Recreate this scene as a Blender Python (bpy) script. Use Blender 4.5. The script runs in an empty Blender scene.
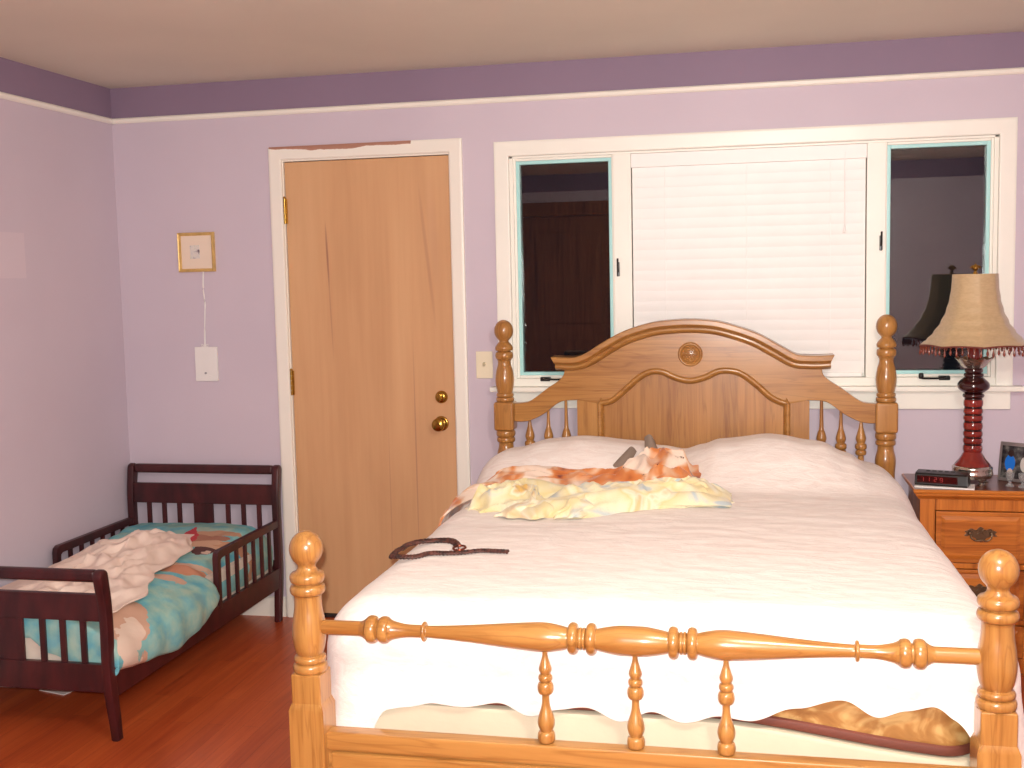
import bpy, bmesh, math, random
from mathutils import Vector, Matrix, noise
PI = math.pi
C = bpy.context.scene.collection
rnd = random.Random(7)
ZF = -0.012          # floor level

# ------------------------------------------------------------------ materials
MATS = {}
def newmat(name):
    m = bpy.data.materials.new(name); m.use_nodes = True
    nt = m.node_tree; nt.nodes.clear()
    out = nt.nodes.new('ShaderNodeOutputMaterial'); b = nt.nodes.new('ShaderNodeBsdfPrincipled')
    nt.links.new(b.outputs[0], out.inputs[0])
    return m, nt, b
def lin(c):
    f = lambda v: (v/255/12.92) if v/255 <= .04045 else ((v/255+.055)/1.055)**2.4
    return (f(c[0]), f(c[1]), f(c[2]), 1)
def coord(nt, scale=(1,1,1), loc=(0,0,0), rot=(0,0,0)):
    tc = nt.nodes.new('ShaderNodeTexCoord'); mp = nt.nodes.new('ShaderNodeMapping')
    mp.inputs['Scale'].default_value = scale; mp.inputs['Location'].default_value = loc; mp.inputs['Rotation'].default_value = rot
    nt.links.new(tc.outputs['Object'], mp.inputs[0]); return mp.outputs[0]
def tnoise(nt, vec, scale, detail=3, rough=.5, dist=0):
    n = nt.nodes.new('ShaderNodeTexNoise'); n.inputs['Scale'].default_value = scale
    n.inputs['Detail'].default_value = detail; n.inputs['Roughness'].default_value = rough; n.inputs['Distortion'].default_value = dist
    nt.links.new(vec, n.inputs['Vector']); return n.outputs['Fac']
def ramp(nt, fac, stops):
    r = nt.nodes.new('ShaderNodeValToRGB'); e = r.color_ramp.elements
    e[0].position, e[0].color = stops[0]; e[1].position, e[1].color = stops[-1]
    for p, c in stops[1:-1]:
        x = e.new(p); x.color = c
    nt.links.new(fac, r.inputs[0]); return r.outputs[0]
def mix(nt, fac, a, b, mode='MIX'):
    m = nt.nodes.new('ShaderNodeMix'); m.data_type = 'RGBA'; m.blend_type = mode
    for i, v in ((0, fac), (6, a), (7, b)):
        if hasattr(v, 'links'): nt.links.new(v, m.inputs[i])
        else: m.inputs[i].default_value = v
    return m.outputs[2]
def mth(nt, op, a, b=0.0, c=0.0):
    m = nt.nodes.new('ShaderNodeMath'); m.operation = op
    for i, v in enumerate((a, b, c)):
        if hasattr(v, 'links'): nt.links.new(v, m.inputs[i])
        else: m.inputs[i].default_value = v
    return m.outputs[0]
def bump(nt, b, h, strength=.2, dist=.01):
    n = nt.nodes.new('ShaderNodeBump'); n.inputs['Strength'].default_value = strength; n.inputs['Distance'].default_value = dist
    nt.links.new(h, n.inputs['Height']); nt.links.new(n.outputs[0], b.inputs['Normal'])
def plain(name, col, rough=.5, metal=0, nscale=0, namp=.12, bscale=0, bstr=.15, spec=.5, coat=0):
    if name in MATS: return MATS[name]
    m, nt, b = newmat(name); c = lin(col)
    b.inputs['Roughness'].default_value = rough; b.inputs['Metallic'].default_value = metal
    b.inputs['Specular IOR Level'].default_value = spec; b.inputs['Coat Weight'].default_value = coat; b.inputs['Coat Roughness'].default_value = .12
    v = coord(nt)
    f = tnoise(nt, v, nscale or 6, 4)
    lo = tuple(x*(1-namp) for x in c[:3])+(1,); hi = tuple(min(1, x*(1+namp)) for x in c[:3])+(1,)
    nt.links.new(ramp(nt, f, [(.3, lo), (.7, hi)]), b.inputs['Base Color'])
    if bscale: bump(nt, b, tnoise(nt, v, bscale, 3), bstr, .004)
    MATS[name] = m; return m
def oak(name, axis, light, dark, boards=0, rough=.28, coat=.35):
    m, nt, b = newmat(name)
    s = [38, 38, 38]; s['xyz'.index(axis)] = 1.7
    v = coord(nt, tuple(s)); f = tnoise(nt, v, 1, 5, .6, .6)
    s2 = [9, 9, 9]; s2['xyz'.index(axis)] = .5
    f2 = tnoise(nt, coord(nt, tuple(s2), (3, 1, 2)), 1, 3, .5, 1.6)
    w = mth(nt, 'FRACT', mth(nt, 'MULTIPLY', f2, 9.0))
    w = mth(nt, 'ABSOLUTE', mth(nt, 'SUBTRACT', w, .5))
    c = ramp(nt, f, [(.3, lin(dark)), (.5, lin([(a*2+d)/3 for a, d in zip(light, dark)])), (.7, lin(light))])
    g = ramp(nt, w, [(0.0, lin([d*.92 for d in dark])), (.16, (1, 1, 1, 1))])
    c = mix(nt, .28, c, g, 'MULTIPLY')
    if boards:
        sp = nt.nodes.new('ShaderNodeSeparateXYZ'); nt.links.new(coord(nt), sp.inputs[0])
        fl = mth(nt, 'FLOOR', mth(nt, 'MULTIPLY', sp.outputs[0], 1/boards))
        wn = nt.nodes.new('ShaderNodeTexWhiteNoise'); wn.noise_dimensions = '1D'; nt.links.new(fl, wn.inputs['W'])
        c = mix(nt, 1.0, c, ramp(nt, wn.outputs['Value'], [(0, (.80, .78, .74, 1)), (1, (1, 1, 1, 1))]), 'MULTIPLY')
    nt.links.new(c, b.inputs['Base Color'])
    b.inputs['Roughness'].default_value = rough; b.inputs['Coat Weight'].default_value = coat; b.inputs['Coat Roughness'].default_value = .15
    bump(nt, b, f, .05, .002)
    return m
OL, OD = (186, 134, 72), (154, 100, 46)
M = {}
M['oak_x'] = oak('oak grain along x', 'x', OL, OD)
M['oak_y'] = oak('oak grain along y', 'y', OL, OD)
M['oak_z'] = oak('oak grain upright', 'z', OL, OD)
M['oak_panel'] = oak('oak glued boards', 'z', (192, 136, 72), (160, 104, 50), boards=.105)
M['ns_x'] = oak('nightstand oak along x', 'x', (206, 126, 52), (152, 80, 26))
M['ns_z'] = oak('nightstand oak upright', 'z', (206, 126, 52), (152, 80, 26))
M['ns_top'] = oak('nightstand top', 'x', (120, 62, 34), (84, 38, 20))
def toddler_wood():
    m, nt, b = newmat('dark cherry stain')
    f = tnoise(nt, coord(nt, (20, 20, 6)), 1, 4)
    nt.links.new(ramp(nt, f, [(.3, lin((46, 16, 20))), (.7, lin((78, 28, 30)))]), b.inputs['Base Color'])
    b.inputs['Roughness'].default_value = .38; return m
M['cherry'] = toddler_wood()
def wall_mat():
    m, nt, b = newmat('lilac wall paint')
    v = coord(nt); sp = nt.nodes.new('ShaderNodeSeparateXYZ'); nt.links.new(v, sp.inputs[0])
    f = tnoise(nt, v, 1.3, 3)
    lil = ramp(nt, f, [(.3, lin((202, 188, 200))), (.7, lin((209, 195, 206)))])
    pur = ramp(nt, f, [(.3, lin((134, 113, 134))), (.7, lin((141, 119, 140)))])
    up_ = mth(nt, 'GREATER_THAN', sp.outputs[2], 2.262)
    c = mix(nt, up_, lil, pur)
    # squarish flash reflection, painted into the left wall's colour as a lighter patch
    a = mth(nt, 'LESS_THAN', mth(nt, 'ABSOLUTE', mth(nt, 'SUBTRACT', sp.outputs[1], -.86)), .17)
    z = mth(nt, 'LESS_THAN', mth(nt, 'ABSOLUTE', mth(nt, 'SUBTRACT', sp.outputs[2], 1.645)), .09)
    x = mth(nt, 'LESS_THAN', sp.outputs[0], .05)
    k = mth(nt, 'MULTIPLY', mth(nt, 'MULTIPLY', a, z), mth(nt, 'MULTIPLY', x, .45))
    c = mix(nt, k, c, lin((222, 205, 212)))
    nt.links.new(c, b.inputs['Base Color']); b.inputs['Roughness'].default_value = .62
    bump(nt, b, tnoise(nt, v, 120, 3), .12, .002); return m
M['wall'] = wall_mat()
M['ceiling'] = plain('ceiling paint', (220, 212, 196), .9, nscale=2, namp=.03, bscale=90)
M['trim'] = plain('white gloss trim', (244, 238, 226), .35, nscale=5, namp=.03)
def casing_mat():
    m, nt, b = newmat('white trim with chipped head edge')
    v = coord(nt); sp = nt.nodes.new('ShaderNodeSeparateXYZ'); nt.links.new(v, sp.inputs[0])
    n = tnoise(nt, coord(nt, (1, 1, 1), (2, 0, 0)), 14, 4)
    # chips only along the upper edge of the head casing
    hump = mth(nt, 'MAXIMUM', mth(nt, 'SUBTRACT', 1.0, mth(nt, 'POWER', mth(nt, 'DIVIDE', mth(nt, 'SUBTRACT', sp.outputs[0], 1.06), .16), 2.0)), 0.0)
    edge = mth(nt, 'SUBTRACT', mth(nt, 'ADD', mth(nt, 'MULTIPLY', n, .024), 2.086), mth(nt, 'MULTIPLY', hump, .012))
    a = mth(nt, 'GREATER_THAN', sp.outputs[2], edge)
    bx_ = mth(nt, 'MULTIPLY', mth(nt, 'GREATER_THAN', sp.outputs[0], .765), mth(nt, 'LESS_THAN', sp.outputs[0], 1.42))
    k = mth(nt, 'MULTIPLY', a, bx_)
    nt.links.new(mix(nt, k, lin((244, 238, 226)), lin((176, 128, 108))), b.inputs['Base Color'])
    b.inputs['Roughness'].default_value = .4; return m
M['casing'] = casing_mat()
def door_mat():
    m, nt, b = newmat('flush birch door')
    f = tnoise(nt, coord(nt, (5, 5, .7)), 1, 4, .5, .7)
    g = tnoise(nt, coord(nt, (55, 55, 2.2)), 1, 4)
    c = ramp(nt, f, [(.25, lin((198, 148, 104))), (.55, lin((212, 162, 116))), (.8, lin((218, 172, 126)))])
    c = mix(nt, .25, c, ramp(nt, g, [(.3, lin((202, 155, 112))), (.7, lin((218, 174, 130)))]))
    # mineral streaks in the veneer
    v = coord(nt); sp = nt.nodes.new('ShaderNodeSeparateXYZ'); nt.links.new(v, sp.inputs[0])
    def streak(c, x0, z0, hw, hz, tilt, amt, col=(150, 98, 80)):
        xx = mth(nt, 'SUBTRACT', sp.outputs[0], mth(nt, 'ADD', mth(nt, 'MULTIPLY', mth(nt, 'SUBTRACT', sp.outputs[2], z0), tilt), x0))
        dx = mth(nt, 'POWER', mth(nt, 'DIVIDE', xx, hw), 2.0); dz = mth(nt, 'POWER', mth(nt, 'DIVIDE', mth(nt, 'SUBTRACT', sp.outputs[2], z0), hz), 2.0)
        k = mth(nt, 'MULTIPLY', mth(nt, 'MAXIMUM', mth(nt, 'SUBTRACT', 1.0, mth(nt, 'ADD', dx, dz)), 0.0), amt)
        return mix(nt, k, c, lin(col))
    c = streak(c, 1.012, 1.63, .006, .16, -.03, .8)
    c = streak(c, 1.018, 1.40, .004, .25, -.03, .35)
    c = streak(c, 1.47, 1.62, .010, .34, -.10, .28)
    c = streak(c, 1.50, 1.70, .030, .28, -.05, .22, (196, 150, 120))
    c = streak(c, 1.395, .75, .004, .55, 0, .5)
    c = streak(c, 1.27, .55, .003, .4, 0, .3)
    nt.links.new(c, b.inputs['Base Color']); b.inputs['Roughness'].default_value = .55; return m
M['door'] = door_mat()
def floor_mat():
    m, nt, b = newmat('reddish strip laminate floor')
    v = coord(nt); br = nt.nodes.new('ShaderNodeTexBrick')
    mp = coord(nt, (1, 1, 1), (0, 0, 0), (0, 0, PI/2)); nt.links.new(mp, br.inputs['Vector'])
    br.inputs['Scale'].default_value = 1; br.inputs['Brick Width'].default_value = .62; br.inputs['Row Height'].default_value = .066
    br.inputs['Mortar Size'].default_value = .0008; br.inputs['Mortar Smooth'].default_value = .3; br.offset = .37; br.inputs['Bias'].default_value = .0
    br.inputs['Color1'].default_value = lin((166, 68, 34)); br.inputs['Color2'].default_value = lin((196, 94, 46)); br.inputs['Mortar'].default_value = lin((96, 36, 20))
    g = tnoise(nt, coord(nt, (30, 1.6, 30)), 1, 5, .6, .8)
    c = mix(nt, .45, br.outputs['Color'], ramp(nt, g, [(.3, lin((140, 54, 28))), (.5, lin((184, 82, 40))), (.72, lin((206, 108, 56)))]))
    nt.links.new(c, b.inputs['Base Color']); b.inputs['Roughness'].default_value = .33
    bump(nt, b, br.outputs['Fac'], .1, .001); return m
M['floor'] = floor_mat()
def glass_mat():
    m, nt, b = newmat('window glass'); b.inputs['Base Color'].default_value = (.9, .96, .95, 1)
    b.inputs['Transmission Weight'].default_value = 1; b.inputs['Roughness'].default_value = 0; b.inputs['IOR'].default_value = 1.62; return m
M['glass'] = glass_mat()
M['crystal'] = plain('clear crystal', (225, 225, 225), .05); M['crystal'].node_tree.nodes['Principled BSDF'].inputs['Transmission Weight'].default_value = .75
M['sash'] = plain('pale aqua sash gasket', (178, 228, 226), .3, namp=.04)
M['frame'] = plain('white vinyl frame', (246, 243, 232), .35, namp=.02)
M['slat'] = plain('white vinyl slat', (250, 247, 243), .45, namp=.02)
M['brass'] = plain('aged brass', (178, 140, 66), .22, 1, nscale=30)
M['gold'] = plain('gilt frame', (222, 186, 116), .35, .45, nscale=40, bscale=120, bstr=.4)
M['switch'] = plain('ivory switch plate', (238, 226, 198), .35, namp=.02)
M['paper'] = plain('white paper', (236, 232, 228), .7, namp=.03)
M['black'] = plain('black plastic', (24, 20, 20), .3)
M['dark_gap'] = plain('dark threshold', (38, 32, 34), .5)
M['silver'] = plain('polished pewter', (200, 192, 180), .16, .95, nscale=30, bscale=70, bstr=.5)
M['lacquer'] = plain('oxblood lacquer', (124, 34, 26), .16, nscale=18, namp=.35, coat=.6)
M['lacquer_dark'] = plain('dark oxblood lacquer', (50, 14, 16), .16, nscale=18, namp=.3, coat=.6)
M['bead'] = plain('amber red bead', (122, 52, 34), .15, nscale=60, namp=.4, coat=.5)
M['bead_top'] = plain('small dark bead', (64, 18, 20), .2)
def shade_mat():
    m, nt, b = newmat('tan silk lampshade')
    f = tnoise(nt, coord(nt, (60, 60, 160)), 1, 3)
    nt.links.new(ramp(nt, f, [(.3, lin((184, 156, 116))), (.7, lin((196, 168, 128)))]), b.inputs['Base Color'])
    b.inputs['Roughness'].default_value = .55; b.inputs['Sheen Weight'].default_value = .3; return m
M['shade'] = shade_mat()
def spread_mat():
    m, nt, b = newmat('white matelasse cotton')
    b.inputs['Base Color'].default_value = lin((248, 238, 230)); b.inputs['Roughness'].default_value = .85; b.inputs['Sheen Weight'].default_value = .15
    f = tnoise(nt, coord(nt, (9, 26, 18)), 1, 5, .65, 1.2); g = tnoise(nt, coord(nt, (90, 160, 120)), 1, 2)
    h = mth(nt, 'ADD', f, mth(nt, 'MULTIPLY', g, .25))
    c = ramp(nt, f, [(.3, lin((240, 226, 218))), (.6, lin((250, 241, 234)))]); nt.links.new(c, b.inputs['Base Color'])
    bump(nt, b, h, .45, .008); return m
M['spread'] = spread_mat()
M['boxspring'] = plain('cream ticking', (212, 198, 172), .8, nscale=8, namp=.04, bscale=60)
def damask():
    m, nt, b = newmat('gold damask ticking')
    f = tnoise(nt, coord(nt, (12, 12, 16)), 1, 3, .5, 1.5)
    nt.links.new(ramp(nt, f, [(.35, lin((152, 102, 52))), (.5, lin((172, 122, 66))), (.65, lin((204, 164, 104)))]), b.inputs['Base Color'])
    b.inputs['Roughness'].default_value = .5; return m
M['damask'] = damask()
M['tape'] = plain('brown edge tape', (112, 58, 44), .6)
def blotch(name, stops, sc, rough=.9, bsc=200, stretch=(1, 1, 1), sheen=.4, seed=0):
    m, nt, b = newmat(name); f = tnoise(nt, coord(nt, stretch, (seed, seed*.7, 0)), sc, 2, .5, .6)
    nt.links.new(ramp(nt, f, [(p, lin(c)) for p, c in stops]), b.inputs['Base Color'])
    b.inputs['Roughness'].default_value = rough; b.inputs['Sheen Weight'].default_value = sheen
    bump(nt, b, tnoise(nt, coord(nt), bsc, 2), .3, .003); return m
M['orange'] = blotch('orange and white plush', [(.30, (112, 50, 40)), (.37, (196, 108, 52)), (.46, (212, 130, 70)), (.53, (226, 182, 146)), (.58, (238, 214, 194))], 8, seed=2.3)
M['yellow'] = blotch('pale yellow plush', [(.30, (186, 198, 200)), (.37, (232, 222, 188)), (.50, (226, 208, 152)), (.58, (236, 228, 200)), (.70, (214, 172, 96))], 8, seed=5.1)
M['cream'] = plain('cream fleece', (236, 214, 200), .95, nscale=5, namp=.05, bscale=45, bstr=.4)
M['grey_cloth'] = plain('grey lining', (134, 116, 102), .8)
M['braid'] = blotch('dark brown braided leather', [(.4, (44, 22, 18)), (.6, (92, 50, 40))], 60, .5, sheen=0)
M['copper'] = plain('reddish buckle', (150, 80, 62), .25, .9)
def sheet_mat():
    m, nt, b = newmat('turquoise printed sheet')
    v = coord(nt); sp = nt.nodes.new('ShaderNodeSeparateXYZ'); nt.links.new(v, sp.inputs[0])
    f = tnoise(nt, v, 6, 3); g = tnoise(nt, coord(nt, (1, 1, 1), (4, 2, 1)), 16, 3)
    c = ramp(nt, f, [(.30, lin((88, 172, 196))), (.45, lin((112, 182, 192))), (.56, lin((142, 180, 174))), (.68, lin((150, 176, 166)))])
    c = mix(nt, .5, c, ramp(nt, g, [(.35, lin((96, 176, 196))), (.5, lin((150, 198, 186))), (.65, lin((188, 210, 186)))]))
    wx = mth(nt, 'ADD', sp.outputs[0], mth(nt, 'MULTIPLY', mth(nt, 'SUBTRACT', g, .5), .09))
    wy = mth(nt, 'ADD', sp.outputs[1], mth(nt, 'MULTIPLY', mth(nt, 'SUBTRACT', f, .5), .16))
    def blob(c, x0, y0, rx, ry, a, col):
        dx = mth(nt, 'SUBTRACT', wx, x0); dy = mth(nt, 'SUBTRACT', wy, y0); ca, sa = math.cos(a), math.sin(a)
        u = mth(nt, 'DIVIDE', mth(nt, 'ADD', mth(nt, 'MULTIPLY', dx, ca), mth(nt, 'MULTIPLY', dy, sa)), rx)
        w = mth(nt, 'DIVIDE', mth(nt, 'SUBTRACT', mth(nt, 'MULTIPLY', dy, ca), mth(nt, 'MULTIPLY', dx, sa)), ry)
        d = mth(nt, 'ADD', mth(nt, 'MULTIPLY', u, u), mth(nt, 'MULTIPLY', w, w))
        return mix(nt, mth(nt, 'LESS_THAN', d, 1.0), c, lin(col))
    for bl in SHEET_BLOBS: c = blob(c, *bl)
    nt.links.new(c, b.inputs['Base Color']); b.inputs['Roughness'].default_value = .85
    bump(nt, b, tnoise(nt, coord(nt, (9, 6, 9)), 1, 3, .5, .8), .35, .02); return m
# printed patches of the sheet, in the bed's own coordinates (see toddler bed origin below)
SHEET_BLOBS = [(.06, .50, .13, .040, .1, (196, 152, 124)), (.03, .43, .12, .040, 0, (172, 120, 98)), (.10, .36, .09, .05, 0, (204, 164, 136)),
               (.21, .42, .10, .025, .5, (196, 146, 116)), (-.02, .42, .035, .15, .25, (196, 66, 74)), (.12, .29, .055, .045, 0, (92, 54, 52)),
               (.14, .27, .02, .018, 0, (220, 190, 172)), (.16, .02, .10, .045, .5, (204, 142, 112)), (.16, .09, .11, .025, .5, (216, 182, 158)),
               (.15, -.12, .08, .035, .3, (204, 168, 146)), (.23, -.52, .07, .13, .3, (208, 166, 142)), (.29, -.60, .035, .10, .5, (226, 202, 184)),
               (-.12, -.655, .30, .025, .05, (196, 146, 118))]
M['sheet'] = sheet_mat()

# ------------------------------------------------------------------ helpers
def finish(bm, name, mat, parent=None, smooth=True, ang=38):
    bmesh.ops.recalc_face_normals(bm, faces=bm.faces[:])
    if smooth:
        for f in bm.faces: f.smooth = True
        for e in bm.edges:
            if len(e.link_faces) == 2 and e.calc_face_angle(0) > math.radians(ang): e.smooth = False
    if parent is not None:
        L = Vector((0, 0, 0)); p = parent
        while p is not None: L += Vector(p.location); p = p.parent
        for v in bm.verts: v.co -= L
    me = bpy.data.meshes.new(name); bm.to_mesh(me); bm.free()
    me.materials.append(mat)
    o = bpy.data.objects.new(name, me); C.objects.link(o)
    if parent is not None: o.parent = parent
    if smooth and ang < 69:
        w_ = o.modifiers.new('weighted', 'WEIGHTED_NORMAL'); w_.keep_sharp = True; w_.weight = 60
    return o
def origin(o, loc):
    """move a top-level mesh's origin to loc without moving its geometry"""
    L = Vector(loc); o.data.transform(Matrix.Translation(-L)); o.location = L; return o
def thing(name, label, cat, loc, group=None):
    o = bpy.data.objects.new(name, None); C.objects.link(o); o.location = loc; o.empty_display_size = .05
    return tag(o, label, cat, group)
def tag(o, label, cat, group=None):
    o['label'] = label; o['category'] = cat
    if group: o['group'] = group
    return o
def struct(o): o['kind'] = 'structure'; return o
def box(bm, x0, x1, y0, y1, z0, z1, bev=0, seg=2, rot=None, piv=None):
    t = bmesh.new(); bmesh.ops.create_cube(t, size=1)
    bmesh.ops.scale(t, verts=t.verts, vec=(x1-x0, y1-y0, z1-z0))
    bmesh.ops.translate(t, verts=t.verts, vec=((x0+x1)/2, (y0+y1)/2, (z0+z1)/2))
    if bev: bmesh.ops.bevel(t, geom=t.edges[:], offset=bev, segments=seg, profile=.5, affect='EDGES')
    if rot is not None:
        bmesh.ops.rotate(t, verts=t.verts, cent=piv or ((x0+x1)/2, (y0+y1)/2, (z0+z1)/2), matrix=rot)
    merge(bm, t); return bm
def merge(bm, t):
    me = bpy.data.meshes.new('tmp'); t.to_mesh(me); t.free(); bm.from_mesh(me); bpy.data.meshes.remove(me)
def B(*a, **k): return box(bmesh.new(), *a, **k)
def lathe(bm, prof, cen, axis='z', n=28, cap=True):
    """prof: list of (t, r) along axis; cen: the other two coordinates given as a full point"""
    rings = []
    for t, r in prof:
        ring = []
        for i in range(n):
            a = 2*PI*i/n; c, s = r*math.cos(a), r*math.sin(a)
            if axis == 'z': p = (cen[0]+c, cen[1]+s, t)
            elif axis == 'x': p = (t, cen[1]+c, cen[2]+s)
            else: p = (cen[0]+c, t, cen[2]+s)
            ring.append(bm.verts.new(p))
        rings.append(ring)
    for a, b in zip(rings, rings[1:]):
        for i in range(n): bm.faces.new((a[i], a[(i+1) % n], b[(i+1) % n], b[i]))
    if cap:
        bm.faces.new(rings[0]); bm.faces.new(rings[-1][::-1])
    return bm
def cr(pts, n=6, closed=False):
    """Catmull-Rom through pts"""
    P = [Vector(p) for p in pts]; out = []; N = len(P)
    for i in range(N-1 if not closed else N):
        p1, p2 = P[i], P[(i+1) % N]
        p0 = P[i-1] if (i > 0 or closed) else p1*2-p2
        p3 = P[(i+2) % N] if (i+2 < N or closed) else p2*2-p1
        for k in range(n):
            t = k/n
            out.append(.5*((2*p1)+(p2-p0)*t+(2*p0-5*p1+4*p2-p3)*t*t+(3*p1-p0-3*p2+p3)*t**3))
    if not closed: out.append(P[-1])
    return out
def smoothprof(prof, n=5): return [(v[0], max(v[1], .0005)) for v in cr([(a, b, 0) for a, b in prof], n)]
def bead(t0, t1, r0, r, n=7):
    """half-round ring between t0 and t1, rising from r0 to r"""
    return [(t0+(t1-t0)*(1-math.cos(PI*i/n))/2, r0+(r-r0)*math.sin(PI*i/n)**.7) for i in range(n+1)]
def ball(t0, t1, r, nk, n=14):
    c, h = (t0+t1)/2, (t1-t0)/2; out = []
    for i in range(n+1):
        a = PI*i/n; rr = r*math.sin(a)
        if i < n/2 and rr < nk: rr = nk
        out.append((c-h*math.cos(a), max(rr, .0006)))
    return out
def tube(bm, pts, r, n=8, cap=True, flat=None):
    """round (or elliptical, flat=(rw, rz)) tube along 3-D points"""
    P = [Vector(p) for p in pts]; rings = []; up = Vector((0, 0, 1))
    for i, p in enumerate(P):
        d = (P[min(i+1, len(P)-1)]-P[max(i-1, 0)]).normalized()
        s = d.cross(up)
        if s.length < .05: s = d.cross(Vector((0, 1, 0)))
        s.normalize(); u = s.cross(d).normalized()
        rr = r[i] if isinstance(r, (list, tuple)) else r
        rw, rz = (flat[0]*rr, flat[1]*rr) if flat else (rr, rr)
        rings.append([bm.verts.new(p+s*math.cos(2*PI*k/n)*rw+u*math.sin(2*PI*k/n)*rz) for k in range(n)])
    for a, b in zip(rings, rings[1:]):
        for i in range(n): bm.faces.new((a[i], a[(i+1) % n], b[(i+1) % n], b[i]))
    if cap: bm.faces.new(rings[0]); bm.faces.new(rings[-1][::-1])
    return bm
def prism(bm, pts, y0, y1, bev=0, plane='xz'):
    """extrude a closed outline (x,z) from y0 to y1 ('yz' : outline (y,z), extrude x)"""
    t = bmesh.new()
    mk = (lambda a, b, c: (a, c, b)) if plane == 'xz' else ((lambda a, b, c: (c, a, b)) if plane == 'yz' else (lambda a, b, c: (a, b, c)))
    A = [t.verts.new(mk(p[0], p[1], y0)) for p in pts]; Bv = [t.verts.new(mk(p[0], p[1], y1)) for p in pts]
    n = len(pts); f0 = t.faces.new(A); f1 = t.faces.new(Bv[::-1])
    for i in range(n): t.faces.new((A[i], Bv[i], Bv[(i+1) % n], A[(i+1) % n]))
    bmesh.ops.recalc_face_normals(t, faces=t.faces[:])
    if bev:
        es = [e for e in t.edges if (f0 in e.link_faces or f1 in e.link_faces)]
        bmesh.ops.bevel(t, geom=es, offset=bev, segments=2, profile=.5, affect='EDGES')
    bmesh.ops.triangulate(t, faces=[f for f in t.faces if len(f.verts) > 4])
    merge(bm, t); return bm
def sweep(bm, path, prof, taper=0):
    """path (x,z) in the xz plane; prof list of (n_off, y): n_off along the left normal"""
    P = [Vector((p[0], p[1])) for p in path]; rings = []
    for i, p in enumerate(P):
        a = (P[i]-P[i-1]).normalized() if i else (P[1]-P[0]).normalized()
        b = (P[i+1]-P[i]).normalized() if i < len(P)-1 else a
        t = (a+b).normalized(); nrm = Vector((-t.y, t.x)); k = 1/max(.5, t.dot(a))
        rings.append([bm.verts.new((p.x+nrm.x*o*k, y, p.y+nrm.y*o*k)) for o, y in prof])
    m = len(prof)
    for a, b in zip(rings, rings[1:]):
        for i in range(m): bm.faces.new((a[i], a[(i+1) % m], b[(i+1) % m], b[i]))
    if taper:
        for v, (o, y) in zip(rings[0], prof): v.co.x -= o*taper
        for v, (o, y) in zip(rings[-1], prof): v.co.x += o*taper
    bm.faces.new(rings[0]); bm.faces.new(rings[-1][::-1]); return bm
def grid(fn, nu, nv):
    bm = bmesh.new(); V = [[bm.verts.new(fn(i/nu, j/nv)) for j in range(nv+1)] for i in range(nu+1)]
    for i in range(nu):
        for j in range(nv): bm.faces.new((V[i][j], V[i+1][j], V[i+1][j+1], V[i][j+1]))
    return bm
def solid(bm, t):
    """give an open sheet a thickness t along its vertex normals"""
    bmesh.ops.recalc_face_normals(bm, faces=bm.faces[:]); bm.normal_update()
    V = bm.verts[:]; F = bm.faces[:]; edge = [e for e in bm.edges if len(e.link_faces) == 1]
    W = {v: bm.verts.new(v.co-v.normal*t) for v in V}
    loops = [(l.vert, l.link_loop_next.vert) for e in edge for l in e.link_loops]
    for f in F: bm.faces.new([W[v] for v in f.verts][::-1])
    for a, b in loops: bm.faces.new((a, W[a], W[b], b))
    return bm
def lerp_tab(tab, x):
    if x <= tab[0][0]: return tab[0][1]
    for (a, p), (b, q) in zip(tab, tab[1:]):
        if x <= b:
            t = (x-a)/(b-a); t = t*t*(3-2*t); return p+(q-p)*t
    return tab[-1][1]
def sstep(a, b, x):
    t = min(1, max(0, (x-a)/(b-a))); return t*t*(3-2*t)
def nz(x, y, z=0): return noise.noise(Vector((x, y, z)))

# ------------------------------------------------------------------ room shell
XR, YB, H, WT = 4.7, -5.05, 2.41, .14
struct(finish(B(-WT, XR+WT, YB-WT, WT, ZF-.1, ZF), 'floor', M['floor']))
struct(finish(B(-WT, XR+WT, YB-WT, WT, H, H+.1), 'ceiling', M['ceiling']))
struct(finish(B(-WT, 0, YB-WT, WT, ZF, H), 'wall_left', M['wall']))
struct(finish(B(XR, XR+WT, YB-WT, WT, ZF, H), 'wall_right', M['wall']))
# far wall with its door and window openings
DX0, DX1, DZ = .824, 1.581, 2.047
WX0, WX1, WZ0, WZ1 = 1.845, 3.79, 1.07, 2.025
bm = bmesh.new()
for a in ((0, DX0-.02, ZF, H), (DX0-.02, DX1+.02, DZ+.02, H), (DX1+.02, WX0, ZF, H), (WX0, WX1, ZF, WZ0), (WX0, WX1, WZ1, H), (WX1, XR, ZF, H)):
    box(bm, a[0], a[1], 0, WT, a[2], a[3])
struct(finish(bm, 'wall_far', M['wall'], smooth=False))
# wall behind the camera with a doorway
bm = bmesh.new()
for a in ((0, .86, ZF, H), (.86, 1.68, 2.05, H), (1.68, XR, ZF, H)): box(bm, a[0], a[1], YB-WT, YB, a[2], a[3])
struct(finish(bm, 'wall_behind', M['wall'], smooth=False))
M['brown_wood'] = oak('dark brown door wood', 'z', (164, 104, 66), (120, 70, 44))
d2 = struct(finish(B(.86, 1.68, YB-.07, YB-.03, ZF+.005, 2.05, bev=.003), 'door_2', M['brown_wood']))
bm = bmesh.new()
for a in ((.74, .86, ZF, 2.17), (1.68, 1.80, ZF, 2.17), (.86, 1.68, 2.05, 2.17)): box(bm, a[0], a[1], YB, YB+.02, a[2], a[3], .004)
finish(bm, 'door_frame', M['brown_wood'], d2)
for z0, z1 in ((.2, .95), (1.1, 1.9)): finish(B(.98, 1.56, YB-.032, YB-.018, z0, z1, bev=.008), 'door_panel', M['brown_wood'], d2)

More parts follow.
